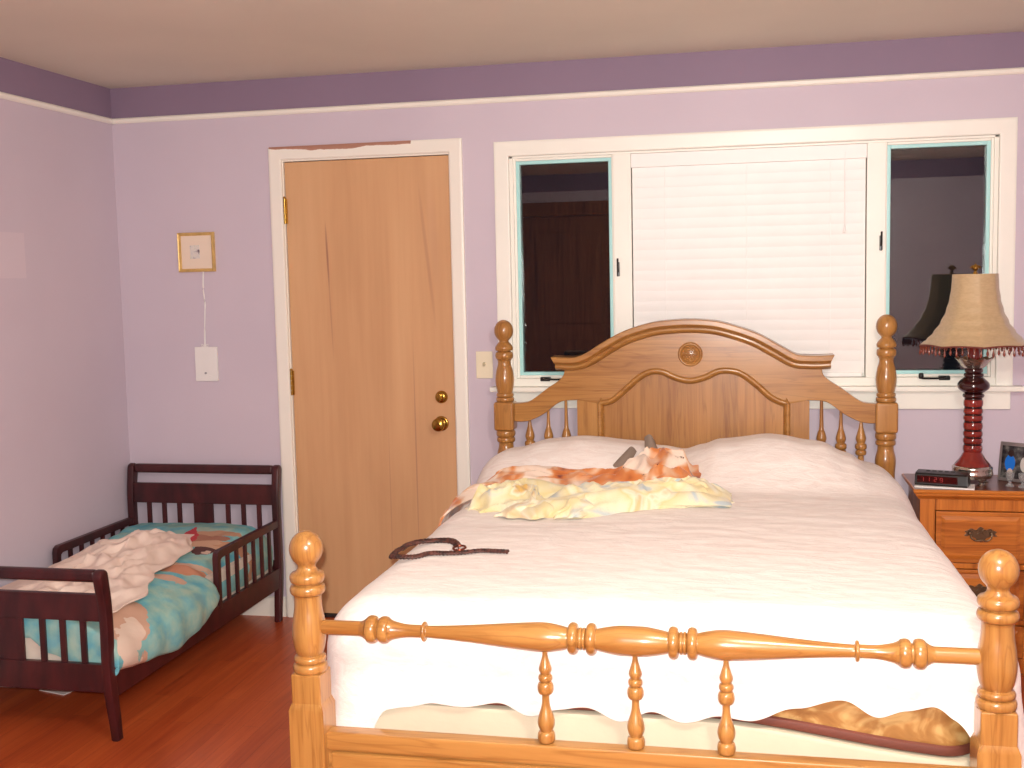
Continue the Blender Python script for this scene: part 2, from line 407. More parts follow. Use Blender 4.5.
# picture rail
bm = bmesh.new()
prof = [(2.250, 0), (2.250, -.010), (2.256, -.016), (2.268, -.016), (2.274, -.010), (2.274, 0)]
prism(bm, [(y, z) for z, y in prof], .0, XR, plane='yz'); struct(finish(bm, 'trim_1', M['trim']))
bm = bmesh.new()
prism(bm, [(-y, z) for z, y in prof], 0, YB, plane='xz'); struct(finish(bm, 'trim_2', M['trim']))
# baseboards
def base_prof(s): return [(0, ZF), (s*.016, ZF), (s*.016, ZF+.07), (s*.010, ZF+.085), (0, ZF+.09)]
bm = bmesh.new(); prism(bm, [(y, z) for y, z in base_prof(-1)], .016, .755, plane='yz'); prism(bm, [(y, z) for y, z in base_prof(-1)], 1.65, XR, plane='yz')
struct(finish(bm, 'baseboard_far', M['trim']))
bm = bmesh.new(); prism(bm, base_prof(1), YB, 0, plane='xz'); struct(finish(bm, 'baseboard_left', M['trim']))

# ------------------------------------------------------------------ door
d1 = struct(finish(B(DX0+.002, DX1-.002, .008, .050, ZF+.018, DZ-.003, bev=.002), 'door_1', M['door']))
bm = bmesh.new()      # mitred flat casing with a rounded back edge
cp = [(0, .0), (0, -.012), (-.004, -.016), (-.055, -.020), (-.062, -.018), (-.062, 0)]
# offsets to the left normal of a path that runs up, across and down around the opening
def casing(path, w, t=.018, inner=0):
    bm = bmesh.new(); sweep(bm, path, [(inner, 0), (inner, -t*.75), (inner+.005, -t), (w-.012, -t*1.15), (w, -t*.8), (w, 0)]); return bm
finish(casing([(DX0-.004, ZF), (DX0-.004, DZ+.006), (DX1+.004, DZ+.006), (DX1+.004, ZF)], .058), 'door_casing', M['casing'], d1)
bm = bmesh.new()
box(bm, DX0-.02, DX0, -.001, WT, ZF, DZ+.02); box(bm, DX1, DX1+.02, -.001, WT, ZF, DZ+.02); box(bm, DX0, DX1, -.001, WT, DZ, DZ+.02)
box(bm, DX0, DX0+.012, .052, .066, ZF, DZ); box(bm, DX1-.012, DX1, .052, .066, ZF, DZ); box(bm, DX0, DX1, .052, .066, DZ-.012, DZ)
finish(bm, 'door_jamb', M['trim'], d1)
finish(B(DX0, DX1, .0, .07, ZF, ZF+.016, bev=.003), 'door_sweep', M['dark_gap'], d1)
for zc in (1.83, 1.065, .25):
    bm = B(DX0-.004, DX0+.010, .000, .012, zc-.055, zc+.055, bev=.001)
    for k in range(5): lathe(bm, [(zc-.055+k*.022, .0055), (zc-.055+k*.022+.0205, .0055)], (DX0+.001, -.004, 0), 'z', 12)
    lathe(bm, smoothprof([(zc+.055, .006), (zc+.060, .007), (zc+.066, .0006)], 3), (DX0+.001, -.004, 0), 'z', 12)
    finish(bm, 'hinge', M['brass'], d1)
bm = bmesh.new()
lathe(bm, smoothprof([(.009, .033), (.002, .033), (-.003, .030), (-.006, .014), (-.022, .012), (-.030, .020), (-.044, .029), (-.056, .026), (-.062, .014), (-.063, .0006)], 5), (1.515, 0, .884), 'y', 28)
finish(bm, 'door_knob', M['brass'], d1)
bm = bmesh.new()
lathe(bm, smoothprof([(.009, .028), (.003, .028), (-.005, .026), (-.012, .019), (-.014, .010), (-.014, .0006)], 4), (1.519, 0, 1.001), 'y', 28)
box(bm, 1.515, 1.523, -.030, -.012, .986, 1.016, .002)
finish(bm, 'deadbolt', M['brass'], d1)

# ------------------------------------------------------------------ windows
bm = bmesh.new()
sweep(bm, [(WX0, WZ0-.03), (WX0, WZ1), (WX1, WZ1), (WX1, WZ0-.03)], [(0, 0), (0, -.014), (.006, -.019), (.052, -.021), (.062, -.016), (.062, 0)])
struct(finish(bm, 'trim_3', M['frame']))
bm = B(WX0-.095, WX1+.10, -.060, 0, 1.028, 1.050, bev=.006); box(bm, WX0-.07, WX1+.055, -.022, 0, .955, 1.028, .004)
struct(finish(bm, 'trim_4', M['frame']))
bm = bmesh.new()
MX = [(WX0, WX0+.016), (2.285, 2.360), (3.300, 3.372), (WX1-.016, WX1)]
for a, b in MX: box(bm, a, b, 0.004 if a > 1.9 and b < 3.7 else 0, WT, WZ0, WZ1, .002)
box(bm, WX0, WX1, 0, WT, WZ1-.010, WZ1, .002); box(bm, WX0-.01, WX1+.01, -.006, WT, WZ0-.024, WZ0+.012, .003)
struct(finish(bm, 'trim_5', M['frame']))
def frame_ring(x0, x1, z0, z1, w, y0, y1, bev=.003):
    bm = bmesh.new()
    for a in ((x0, x0+w, z0, z1), (x1-w, x1, z0, z1), (x0+w, x1-w, z0, z0+w), (x0+w, x1-w, z1-w, z1)): box(bm, a[0], a[1], y0, y1, a[2], a[3], bev)
    return bm
def casement(n, x0, x1, z0, z1, latch, crank):
    w = struct(finish(frame_ring(x0, x1, z0, z1, .012, .012, .06), 'window_%d' % n, M['frame']))
    finish(frame_ring(x0+.010, x1-.010, z0+.010, z1-.010, .016, .022, .056, .002), 'sash_gasket', M['sash'], w)
    for yg in (.034, .048): finish(B(x0+.018, x1-.018, yg, yg+.004, z0+.018, z1-.018), 'glass_pane', M['glass'], w)
    lx, lz = latch; bm = B(lx-.006, lx+.006, -.004, .014, lz-.03, lz+.03, bev=.003)
    tube(bm, [(lx, -.004, lz-.01), (lx, -.016, lz+.01), (lx, -.020, lz+.045)], .004)
    finish(bm, 'latch_lever', M['black'], w)
    cx, s = crank; bm = B(cx-.022, cx+.022, -.012, .014, z0-.012, z0+.006, bev=.004)
    tube(bm, cr([(cx, -.012, z0), (cx, -.03, z0+.004), (cx-s*.03, -.034, z0-.002), (cx-s*.09, -.034, z0-.002)], 4), .004)
    lathe(bm, bead(z0-.004, z0+.02, .004, .010), (cx-s*.092, -.034, 0), 'z', 14)
    finish(bm, 'crank_handle', M['black'], w)
casement(1, WX0+.014, 2.290, WZ0+.012, WZ1-.008, (2.303, 1.54), (1.985, -1))
casement(3, 3.366, WX1-.014, WZ0+.012, WZ1-.008, (3.355, 1.62), (3.60, 1))
w2 = struct(finish(frame_ring(2.358, 3.302, WZ0+.010, WZ1-.008, .030, .06, .10), 'window_2', M['frame']))
finish(B(2.380, 3.280, .078, .083, WZ0+.034, WZ1-.03), 'glass_pane', M['glass'], w2)
# blind
bl = thing('window_blind', 'closed white horizontal slat blind covering the wide middle window', 'blind', (2.83, .03, WZ0+.012))
finish(B(2.3605, 3.2995, .004, .044, 1.958, 2.0145, bev=.002), 'headrail', M['slat'], bl)
ns = 20; zt, zb = 1.955, WZ0+.030; tilt = math.radians(83)
for i in range(ns):
    zc = zt-(i+.5)*(zt-zb)/ns; bm = bmesh.new()
    def sl(u, v):
        a = (v-.5)*.050; c = .0014*(1-(2*v-1)**2)
        return (2.364+u*.932, .024-a*math.cos(tilt)-c*math.sin(tilt), zc+a*math.sin(tilt)-c*math.cos(tilt)*.2)
    bm = grid(sl, 6, 5); solid(bm, .0009); finish(bm, 'slat', M['slat'], bl)
finish(B(2.372, 3.287, .014, .038, WZ0+.013, WZ0+.030, bev=.003), 'bottom_rail', M['slat'], bl)
for x in (2.50, 2.83, 3.16):
    bm = bmesh.new(); tube(bm, [(x, .0085, 1.96), (x, .0085, 1.5), (x, .0085, WZ0+.02)], .0009, 6); finish(bm, 'ladder_cord', M['slat'], bl)
bm = bmesh.new(); tube(bm, [(3.215, -.004, 1.985), (3.215, -.004, 1.70)], .0012, 6)
lathe(bm, smoothprof([(1.665, .0006), (1.668, .006), (1.690, .004), (1.702, .0015)], 4), (3.215, -.004, 0), 'z', 12); finish(bm, 'pull_cord', M['slat'], bl)

# ------------------------------------------------------------------ wall things
pf = thing('picture_frame', 'small square gilt picture frame hanging on the lilac wall left of the door', 'picture frame', (.385, 0, 1.57))
x0, x1, z0, z1 = .303, .481, 1.572, 1.750
bm = bmesh.new(); path = [(x0, z0), (x1, z0), (x1, z1), (x0, z1), (x0, z0)]
P4 = [(x0, z0), (x1, z0), (x1, z1), (x0, z1)]
fp = [(0, 0), (0, -.014), (.004, -.020), (.009, -.018), (.015, -.009), (.015, 0)]
rings = []
for k, (x, z) in enumerate(P4):
    sx, sz = (1 if k in (0, 3) else -1), (1 if k in (0, 1) else -1)
    rings.append([bm.verts.new((x+sx*o, y, z+sz*o)) for o, y in fp])
for k in range(4):
    a, b = rings[k], rings[(k+1) % 4]
    for i in range(len(fp)): bm.faces.new((a[i], a[(i+1) % len(fp)], b[(i+1) % len(fp)], b[i]))
finish(bm, 'frame_moulding', M['gold'], pf, smooth=False)
finish(B(x0+.013, x1-.013, -.008, -.001, z0+.013, z1-.013), 'mat_board', plain('peach mat board', (236, 216, 196), .8, namp=.03), pf)
def art_mat():
    m, nt, b = newmat('small pastel print'); f = tnoise(nt, coord(nt), 45, 3)
    nt.links.new(ramp(nt, f, [(.36, lin((120, 104, 112))), (.45, lin((214, 208, 204))), (.6, lin((226, 216, 206))), (.7, lin((190, 202, 186)))]), b.inputs['Base Color']); b.inputs['Roughness'].default_value = .8; return m
finish(B(.362, .408, -.0095, -.008, 1.632, 1.692), 'print', art_mat(), pf)
hp = thing('hanging_pouch', 'flat white rectangular pouch hanging by a ribbon below the gilt frame', 'pouch', (.416, 0, 1.075))
finish(B(.362, .472, -.014, -.001, 1.075, 1.232, bev=.003), 'pouch_body', M['paper'], hp)
bm = bmesh.new(); prism(bm, [(.364, 1.092), (.414, 1.108), (.464, 1.092), (.464, 1.080), (.364, 1.080)], -.0165, -.0138); finish(bm, 'flap', M['paper'], hp)
bm = bmesh.new(); lathe(bm, smoothprof([(-.0138, .005), (-.019, .004), (-.020, .0006)], 3), (.413, 0, 1.112), 'y', 12); finish(bm, 'button', plain('grey button', (150, 146, 150), .4), hp)
bm = bmesh.new(); tube(bm, cr([(.424, -.012, 1.580), (.418, -.010, 1.50), (.423, -.011, 1.42), (.416, -.010, 1.32), (.414, -.012, 1.229)], 6), .0042, 8, flat=(1.0, .5))
for s in (-1, 1): tube(bm, cr([(.414, -.012, 1.233), (.414+s*.012, -.012, 1.243), (.414+s*.016, -.012, 1.236), (.414, -.012, 1.230)], 4), .002, 6)
finish(bm, 'ribbon', M['paper'], hp)
sw = thing('light_switch', 'ivory toggle light switch plate on the wall between door and window', 'light switch', (1.72, 0, 1.14))
finish(B(1.681, 1.755, -.007, 0, 1.083, 1.200, bev=.003), 'switch_plate', M['switch'], sw)
bm = B(1.713, 1.723, -.022, -.006, 1.138, 1.152, bev=.002, rot=Matrix.Rotation(.4, 3, 'X')); finish(bm, 'toggle', plain('toggle', (206, 192, 160), .3), sw)
for z in (1.110, 1.173):
    bm = bmesh.new(); lathe(bm, [(-.0069, .003), (-.0082, .0026), (-.0084, .0006)], (1.718, 0, z), 'y', 10); finish(bm, 'screw', M['switch'], sw)

# ------------------------------------------------------------------ big bed
HY, FY = -.098, -2.258
bed = thing('four_poster_bed', 'large golden oak bed with turned ball-topped posts and arched headboard', 'bed', (2.585, -1.18, ZF))
XL, XRr = 1.808, 3.354
def foot_post(x):
    p = []
    p += [(.580, .039)] + bead(.582, .604, .034, .0415) + bead(.606, .622, .032, .0385)
    p += [(v[0], v[1]) for v in cr([(.624, .030, 0), (.640, .036, 0), (.672, .0405, 0), (.705, .0385, 0), (.735, .034, 0), (.762, .0325, 0), (.770, .034, 0)], 5)]
    p += bead(.771, .796, .031, .0425) + bead(.799, .825, .031, .0420)
    p += [(.829, .026), (.836, .022)] + ball(.838, .924, .0405, .022)
    bm = bmesh.new(); lathe(bm, p, (x, FY, 0), 'z', 32)
    box(bm, x-.037, x+.037, FY-.037, FY+.037, .49, .583, .004)
    # transition to the thicker lower block
    t = bmesh.new(); vs = []
    for z, h in ((ZF, .0435), (.495, .0435), (.512, .0372)):
        vs.append([t.verts.new((x+sx*h, FY+sy*h, z)) for sx, sy in ((-1, -1), (1, -1), (1, 1), (-1, 1))])
    for a, b in zip(vs, vs[1:]):
        for i in range(4): t.faces.new((a[i], a[(i+1) % 4], b[(i+1) % 4], b[i]))
    t.faces.new(vs[0]); t.faces.new(vs[-1][::-1]); bmesh.ops.recalc_face_normals(t, faces=t.faces[:])
    bmesh.ops.bevel(t, geom=[e for e in t.edges if abs(e.verts[0].co.z-e.verts[1].co.z) > .005], offset=.003, segments=2, affect='EDGES')
    merge(bm, t); finish(bm, 'foot_post', M['oak_z'], bed, ang=50)
def head_post(x):
    p = [(v[0], v[1]) for v in cr([(.30, .040, 0), (.45, .044, 0), (.62, .040, 0), (.70, .036, 0), (.76, .040, 0), (.80, .032, 0), (.818, .031, 0)], 5)]
    p += bead(.820, .842, .032, .039) + bead(.844, .872, .034, .041)
    bm = bmesh.new(); lathe(bm, p, (x, HY, 0), 'z', 28)
    box(bm, x-.040, x+.040, HY-.040, HY+.040, ZF, .31, .004)
    box(bm, x-.043, x+.043, HY-.043, HY+.043, .872, .994, .010)
    p = [(.990, .038)] + bead(.994, 1.012, .033, .039) + bead(1.013, 1.030, .031, .037)
    p += [(v[0], v[1]) for v in cr([(1.032, .032, 0), (1.055, .037, 0), (1.088, .040, 0), (1.125, .035, 0), (1.150, .028, 0), (1.165, .028, 0), (1.172, .032, 0)], 5)]
    p += bead(1.174, 1.204, .030, .038) + [(1.208, .026)] + [(v[0], v[1]) for v in cr([(1.210, .036, 0), (1.222, .038, 0), (1.236, .030, 0), (1.247, .020, 0)], 4)]
    p += ball(1.247, 1.339, .0405, .020)
    lathe(bm, p, (x, HY, 0), 'z', 28); finish(bm, 'head_post', M['oak_z'], bed, ang=50)
for x in (XL, XRr): foot_post(x)
for x in (XL+.019, XRr+.014): head_post(x)
# turned foot rail
c0, zr = 2.583, .691
def rail_half(s):
    # distances from the middle
    p = [(0, .0335), (.030, .0330), (.060, .0285), (.080, .024)]
    q = [(d, r) for d, r in [(v[0], v[1]) for v in cr([(a, b, 0) for a, b in p], 4)]]
    q += bead(.081, .104, .024, .0365) + bead(.106, .113, .022, .0255) + bead(.114, .121, .022, .0255) + bead(.123, .146, .024, .0365)
    q += [(v[0], v[1]) for v in cr([(.147, .024, 0), (.168, .029, 0), (.205, .0335, 0), (.270, .0295, 0), (.350, .0225, 0), (.430, .0165, 0), (.480, .0140, 0)], 5)]
    q += bead(.482, .492, .015, .0235) + [(v[0], v[1]) for v in cr([(.493, .015, 0), (.530, .0155, 0), (.560, .021, 0), (.572, .026, 0)], 4)]
    q += bead(.572, .598, .022, .032) + bead(.602, .629, .022, .033) + [(v[0], v[1]) for v in cr([(.629, .026, 0), (.642, .0185, 0), (.66, .0175, 0), (.76, .0175, 0)], 4)]
    return q
h = rail_half(1)
prof = [(c0-d, r) for d, r in reversed(h)] + [(c0+d, r) for d, r in h[1:]]
bm = bmesh.new(); lathe(bm, prof, (0, FY, zr), 'x', 28); finish(bm, 'foot_rail', M['oak_x'], bed, ang=50)
def spin_prof(z0, z1):
    L = z1-z0; f = lambda t: z0+L*t
    p = [(f(0), .012)] + bead(f(.005), f(.125), .014, .0205)
    p += [(v[0], v[1]) for v in cr([(f(.13), .014, 0), (f(.20), .0195, 0), (f(.27), .0185, 0), (f(.40), .0100, 0), (f(.50), .0085, 0), (f(.52), .010, 0)], 4)]
    p += bead(f(.525), f(.655), .010, .0190) + bead(f(.66), f(.735), .010, .0165)
    p += [(v[0], v[1]) for v in cr([(f(.74), .011, 0), (f(.79), .0150, 0), (f(.85), .0115, 0), (f(.93), .0065, 0), (f(1), .0055, 0)], 4)]
    return p
for x in (2.382, 2.589, 2.791):
    bm = bmesh.new(); lathe(bm, spin_prof(.441, .662), (x, FY, 0), 'z', 20); finish(bm, 'footboard_spindle', M['oak_z'], bed, ang=50)
bm = B(XL+.040, XRr-.040, FY-.022, FY+.022, .395, .441, bev=.006); box(bm, XL+.040, XRr-.040, FY-.014, FY+.014, .12, .40, .003)
box(bm, XL+.052, XRr-.052, FY-.026, FY+.0, .150, .392, .008)
finish(bm, 'footboard_panel', M['oak_x'], bed)
for x in (XL-.012, XRr+.012): finish(B(x-.014, x+.014, FY+.038, HY-.038, .16, .30, bev=.004), 'side_rail', M['oak_y'], bed)
# headboard: frieze with wings
crown_top = [(2.040, 1.186), (2.100, 1.183), (2.140, 1.184), (2.187, 1.202), (2.258, 1.246), (2.341, 1.289), (2.444, 1.320), (2.524, 1.330), (2.605, 1.333), (2.686, 1.328), (2.755, 1.314), (2.866, 1.276), (2.955, 1.227), (3.020, 1.190), (3.064, 1.184), (3.110, 1.183), (3.166, 1.186)]
ct = [(v[0], v[1]) for v in cr([(a, b, 0) for a, b in crown_top], 4)]
mold = [(2.236, .60), (2.236, .80), (2.236, .985), (2.243, .996), (2.284, 1.006), (2.338, 1.050), (2.395, 1.100), (2.442, 1.124), (2.491, 1.124), (2.543, 1.101), (2.603, 1.087), (2.664, 1.101), (2.716, 1.125), (2.765, 1.127), (2.811, 1.113), (2.866, 1.072), (2.921, 1.022), (2.965, .999), (2.981, .995), (2.987, .985), (2.987, .80), (2.987, .60)]
mp = [(v[0], v[1]) for v in cr([(a, b, 0) for a, b in mold[2:-2]], 4)]
wl_up = [(v[0], v[1]) for v in cr([(1.870, .989, 0), (1.905, .990, 0), (1.943, 1.000, 0), (2.012, 1.050, 0), (2.060, 1.082, 0), (2.082, 1.105, 0), (2.088, 1.130, 0)], 4)]
wl_lo = [(v[0], v[1]) for v in cr([(1.870, .911, 0), (1.905, .910, 0), (1.945, .918, 0), (2.001, .946, 0), (2.050, .984, 0), (2.085, .999, 0), (2.140, 1.002, 0)], 4)]
mp = [(a, b-.006 if b > .99 else b) for a, b in mp]
mir = lambda pts: [(2*2.6045-a, b) for a, b in pts]
outline = wl_up + ct[3:-3] + mir(wl_up)[::-1] + mir(wl_lo) + mp[::-1] + wl_lo[::-1]
bm = bmesh.new(); prism(bm, outline, -.125, -.078, .0035); finish(bm, 'headboard_frieze', M['oak_x'], bed, ang=30)
bm = B(2.138, 2.240, -.1235, -.080, .35, 1.001, bev=.001); finish(bm, 'headboard_stile', M['oak_z'], bed)
bm = B(2.984, 3.074, -.1235, -.080, .35, 1.001, bev=.001); finish(bm, 'headboard_stile', M['oak_z'], bed)
pan = [(2.225, .36)] + [(a, b+.012) for a, b in mp] + [(2.998, .36)]
bm = bmesh.new(); prism(bm, pan, -.110, -.085, 0); finish(bm, 'headboard_panel', M['oak_panel'], bed, ang=30)
bm = bmesh.new()
mfull = [(2.236, .55)] + mp + [(2.987, .55)]
sweep(bm, mfull, [(-.014, -.108), (-.014, -.116), (-.008, -.124), (-.004, -.133), (.003, -.137), (.010, -.133), (.013, -.124), (.014, -.108)])
finish(bm, 'headboard_bead', M['oak_x'], bed, ang=60)
bm = bmesh.new()
sweep(bm, ct, [(0, -.068), (0, -.176), (-.004, -.182), (-.020, -.182), (-.026, -.176), (-.029, -.166), (-.031, -.152), (-.034, -.150), (-.036, -.154), (-.042, -.155), (-.048, -.150), (-.052, -.138), (-.058, -.124), (-.058, -.075)], taper=.55)
finish(bm, 'crown_moulding', M['oak_x'], bed, ang=30)
# carved rosette
bm = bmesh.new()
lathe(bm, [(-.124, .050)] + [(-.126, .0495), (-.133, .046), (-.134, .042), (-.130, .038), (-.127, .036), (-.128, .034), (-.133, .026), (-.135, .014), (-.1355, .0006)], (2.6055, 0, 1.189), 'y', 36)
for r, k in ((.028, 16), (.019, 11), (.010, 6), (0, 1)):
    for i in range(k):
        a = 2*PI*i/k; bmesh.ops.create_icosphere(bm, subdivisions=1, radius=.0042, matrix=Matrix.Translation((2.6055+r*math.cos(a), -.133-(.0025 if r < .02 else 0), 1.189+r*math.sin(a))))
finish(bm, 'rosette', M['oak_x'], bed, ang=60)
for x, zt in ((1.931, .920), (2.011, .952), (2.087, .998), (3.122, .998), (3.197, .952), (3.274, .922)):
    z0 = .60; bm = bmesh.new()
    pr = [(z0, .016)] + [(v[0], v[1]) for v in cr([(.62, .018, 0), (.68, .0185, 0), (.74, .013, 0), (.778, .011, 0)], 4)] + bead(.780, .800, .015, .0215) + bead(.802, .826, .016, .023) + [(v[0], v[1]) for v in cr([(.828, .015, 0), (.846, .020, 0), (.870, .0145, 0), (.892, .0085, 0), (max(.905, zt-.01), .0062, 0), (zt+.006, .0062, 0)], 4)]
    lathe(bm, pr, (x, HY, 0), 'z', 18); finish(bm, 'headboard_spindle', M['oak_z'], bed, ang=50)
finish(B(XL+.03, XRr, HY-.015, HY+.015, .54, .602, bev=.003), 'headboard_rail', M['oak_x'], bed)

# box spring, mattress
def slab(x0, x1, y0, y1, zb, zt, r, n=8):
    """rounded-corner slab; zb, zt functions of (x, y)"""
    out = []
    for cx_, cy_, a0 in ((x1-r, y1-r, 0), (x0+r, y1-r, 90), (x0+r, y0+r, 180), (x1-r, y0+r, 270)):
        for k in range(n+1):
            a = math.radians(a0+90*k/n); out.append((cx_+r*math.cos(a), cy_+r*math.sin(a)))
    # subdivide long sides so that the heights can vary
    pts = []
    for i, p in enumerate(out):
        q = out[(i+1) % len(out)]; L = math.dist(p, q); m = max(1, int(L/.08))
        for k in range(m): pts.append((p[0]+(q[0]-p[0])*k/m, p[1]+(q[1]-p[1])*k/m))
    return pts
def slab_mesh(pts, zb, zt, e=.02):
    bm = bmesh.new(); cx_ = sum(p[0] for p in pts)/len(pts); cy_ = sum(p[1] for p in pts)/len(pts)
    rings = []
    for (dz, ins, top) in ((0, e, 0), (e*.3, e*.3, 0), (e, 0, 0), (-e, 0, 1), (-e*.3, e*.3, 1), (0, e, 1)):
        ring = []
        for x, y in pts:
            d = math.hypot(x-cx_, y-cy_); f = (d-ins)/d; X, Y = cx_+(x-cx_)*f, cy_+(y-cy_)*f
            ring.append(bm.verts.new((X, Y, (zt(x, y) if top else zb(x, y))+dz)))
        rings.append(ring)
    n = len(pts)
    for a, b in zip(rings, rings[1:]):
        for i in range(n): bm.faces.new((a[i], a[(i+1) % n], b[(i+1) % n], b[i]))
    for ring, top in ((rings[0], 0), (rings[-1], 1)):
        f = zt if top else zb; c = bm.verts.new((cx_, cy_, f(cx_, cy_)))
        for i in range(n): bm.faces.new((ring[i], ring[(i+1) % n], c))
    return bm
sag = lambda x, y: -.060*sstep(2.72, 3.34, x)*sstep(-1.6, -2.15, y)
bs = finish(slab_mesh(slab(1.832, 3.336, -2.190, -.16, 0, 0, .05), lambda x, y: .215, lambda x, y: .487+sag(x, y), .012), 'box_spring', M['boxspring'])
tag(origin(bs, (2.585, -1.17, .215)), 'cream fabric box spring showing between oak footboard and white bedspread hem', 'box spring')
mt = thing('mattress', 'gold patterned mattress with brown edge tape, just visible under the bedspread hem', 'mattress', (2.585, -1.17, .49))
mpts = slab(1.838, 3.345, -2.176, -.16, 0, 0, .09)
finish(slab_mesh(mpts, lambda x, y: .4915+sag(x, y), lambda x, y: .672, .03), 'mattress_body', M['damask'], mt)
bm = bmesh.new(); path = [(x, y, .502+sag(x, y)) for x, y in mpts]; path.append(path[0]); tube(bm, path, .0125, 8, flat=(.6, 1)); finish(bm, 'edge_tape', M['tape'], mt)

# bedspread
ridge = [(1.79, .715), (1.84, .765), (1.93, .825), (2.06, .858), (2.19, .870), (2.42, .850), (2.50, .832), (2.59, .815), (2.66, .836), (2.73, .858), (2.92, .880), (3.10, .856), (3.20, .815), (3.30, .757), (3.39, .715)]
SCX, SHW, SR, SYF, SYH = 2.597, .808, .135, -2.196, -.150
def top_z(x, y):
    z = .718+.010*math.cos(min(1, abs(x-SCX)/.8)*PI/2)
    w = sstep(-.72, -.40, y)*(1-.22*sstep(-.30, -.15, y))
    dip = 1-.55*math.exp(-((x-2.59)/.07)**2)*sstep(-.33, -.62, y)
    z += (lerp_tab(ridge, x)-.722)*w*dip
    z += .006*nz(x*2.3, y*3.1, 4) + .0035*nz(x*5, y*16, 1)*sstep(-1.9, -1.2, y) + .0022*nz(x*16, y*34, 2)
    return z
def hem_foot(x):
    return lerp_tab([(1.79, .255), (1.90, .290), (1.935, .300), (1.965, .245), (2.03, .238), (2.10, .228), (2.17, .232), (2.26, .222), (2.335, .244), (2.40, .228), (2.475, .224), (2.55, .246), (2.62, .224), (2.69, .240), (2.77, .226), (2.84, .232), (2.94, .205), (3.05, .186), (3.12, .212), (3.18, .196), (3.245, .184), (3.30, .222), (3.36, .25), (3.40, .27)], x)
def spread(u, v):
    # v: head to foot, u: left to right, in arc length over the top and down the sides
    side = .46; foot = .24
    W = SHW-SR; ya = SYF+SR; a = (u*2-1)*(W+SR*PI/2+side)
    tot_y = (SYH-ya)+SR*PI/2+foot; s = v*tot_y; yy = SYH-s
    dx = max(0, abs(a)-W); sg = 1 if a > 0 else -1
    dyy = max(0, ya-yy)
    xt = SCX+sg*min(abs(a), W); yt = max(yy, ya)
    if dyy > SR*PI/2:      # scalloped hem at the foot
        hf = hem_foot(xt) if dx < .02 else lerp_tab([(0, hem_foot(xt)), (.3, .30), (.6, .34)], dx)
        dyy = SR*PI/2+(dyy-SR*PI/2)*(max(.02, .232+(hf-.232)*1.35-SR)/foot)
    d = math.hypot(dx, dyy)
    if d < 1e-6: return (xt, yt, top_z(xt, yt))
    nx, ny = sg*dx/d, -dyy/d; q = SR*PI/2
    if d < q:
        th = d/SR; off, drop = SR*math.sin(th), SR*(1-math.cos(th))
    else: off, drop = SR, SR+(d-q)
    hang = max(0, drop-SR)
    fl = sstep(0, .35, hang)
    if dx > .001: off += fl*(.018+.016*math.sin(yy*23+1.3*math.sin(yy*7)))*(dx/d) + (.02*fl if dyy > .02 else 0)*(dx/d)
    if dyy > .001 : off += (dyy/d)*.004*(1+math.sin(xt*33+2*nz(xt*4, 1)))*sstep(0, .1, hang)
    base = top_z(xt, yt)
    zz = base-drop
    if drop > SR: zz = (top_z(xt, yt))-drop
    rise = base-.715; zz -= 0 if rise <= 0 else 0
    if sg > 0: off += (.016*sstep(-.3, -.7, yy)+.016*sstep(-.9, -1.7, yy))*sstep(.0, .05, d)*(dx/d)
    return (xt+nx*off, max(yt+ny*off, -2.213), zz)
bm = grid(spread, 150, 170); solid(bm, -.006)
sp = finish(bm, 'bedspread', M['spread'], ang=70)
tag(origin(sp, (SCX, -1.17, .48)), 'white textured bedspread with scalloped hem draped over the large bed and its pillows', 'bedspread')
sp.modifiers.new('sub', 'SUBSURF').levels = 0

# crumpled blankets lying on the bed
def crumple(center, widths, height, seed, nu=120, nv=44, fold=9, lift=.010, ends=.10):
    cp = cr([(a, b, 0) for a, b in center], 12); n = len(cp)
    ws = [w for w in (cr([(i, w, 0) for i, w in enumerate(widths)], 12))]
    def fn(u, v):
        k = u*(n-1); i = min(n-2, int(k)); t = k-i; p = cp[i].lerp(cp[i+1], t); d = (cp[i+1]-cp[i]).normalized(); s = Vector((-d.y, d.x, 0))
        w = ws[min(len(ws)-1, int(u*(len(ws)-1)))][1]
        w *= 1+.22*nz(u*7, (0 if v < .5 else 9), seed)
        q = 2*v-1; arc = u*3.0
        x = p.x+s.x*q*w+.035*nz(u*fold, v*3, seed+3)*(1-abs(q)**3); y = p.y+s.y*q*w+.035*nz(u*fold*.8, v*4, seed+7)*(1-abs(q)**3)
        env = (1-abs(q)**3.5)*sstep(0, ends, u)*sstep(1, 1-ends, u)
        r1 = 1-abs(nz(u*fold*.6+v*1.6, v*3.6-u*1.5, seed))*3.2; r2 = 1-abs(nz(u*fold*1.3, v*6.5+u*3, seed+20))*3
        hgt = env*((lerp_tab(height, u) if isinstance(height, list) else height)*(.50+.38*r1+.20*r2)+.006)
        return (x, y, top_or(x, y)+lift*.6+hgt)
    return grid(fn, nu, nv)
def top_or(x, y):
    if x > 1.868: return top_z(x, y)+.002
    d = 1.868-x; return top_z(1.868, y)+.002-(.09-math.sqrt(max(0, .0081-min(d, .09)**2)))-max(0, d-.09)*3
ob = thing('plush_blanket', 'crumpled orange, white and brown plush blanket lying across the bed below the pillows', 'blanket', (2.2, -.6, .72))
bm = crumple([(1.772, -.99), (1.800, -.86), (1.88, -.71), (2.02, -.63), (2.2, -.66), (2.34, -.68), (2.46, -.66), (2.57, -.62), (2.67, -.60)], [.04, .055, .065, .065, .06, .06, .12, .14, .09], [(0, .02), (.25, .03), (.45, .035), (.6, .045), (.78, .10), (.92, .11), (1, .09)], 3.0, fold=10); solid(bm, .006)
finish(bm, 'blanket_body', M['orange'], ob, ang=80)
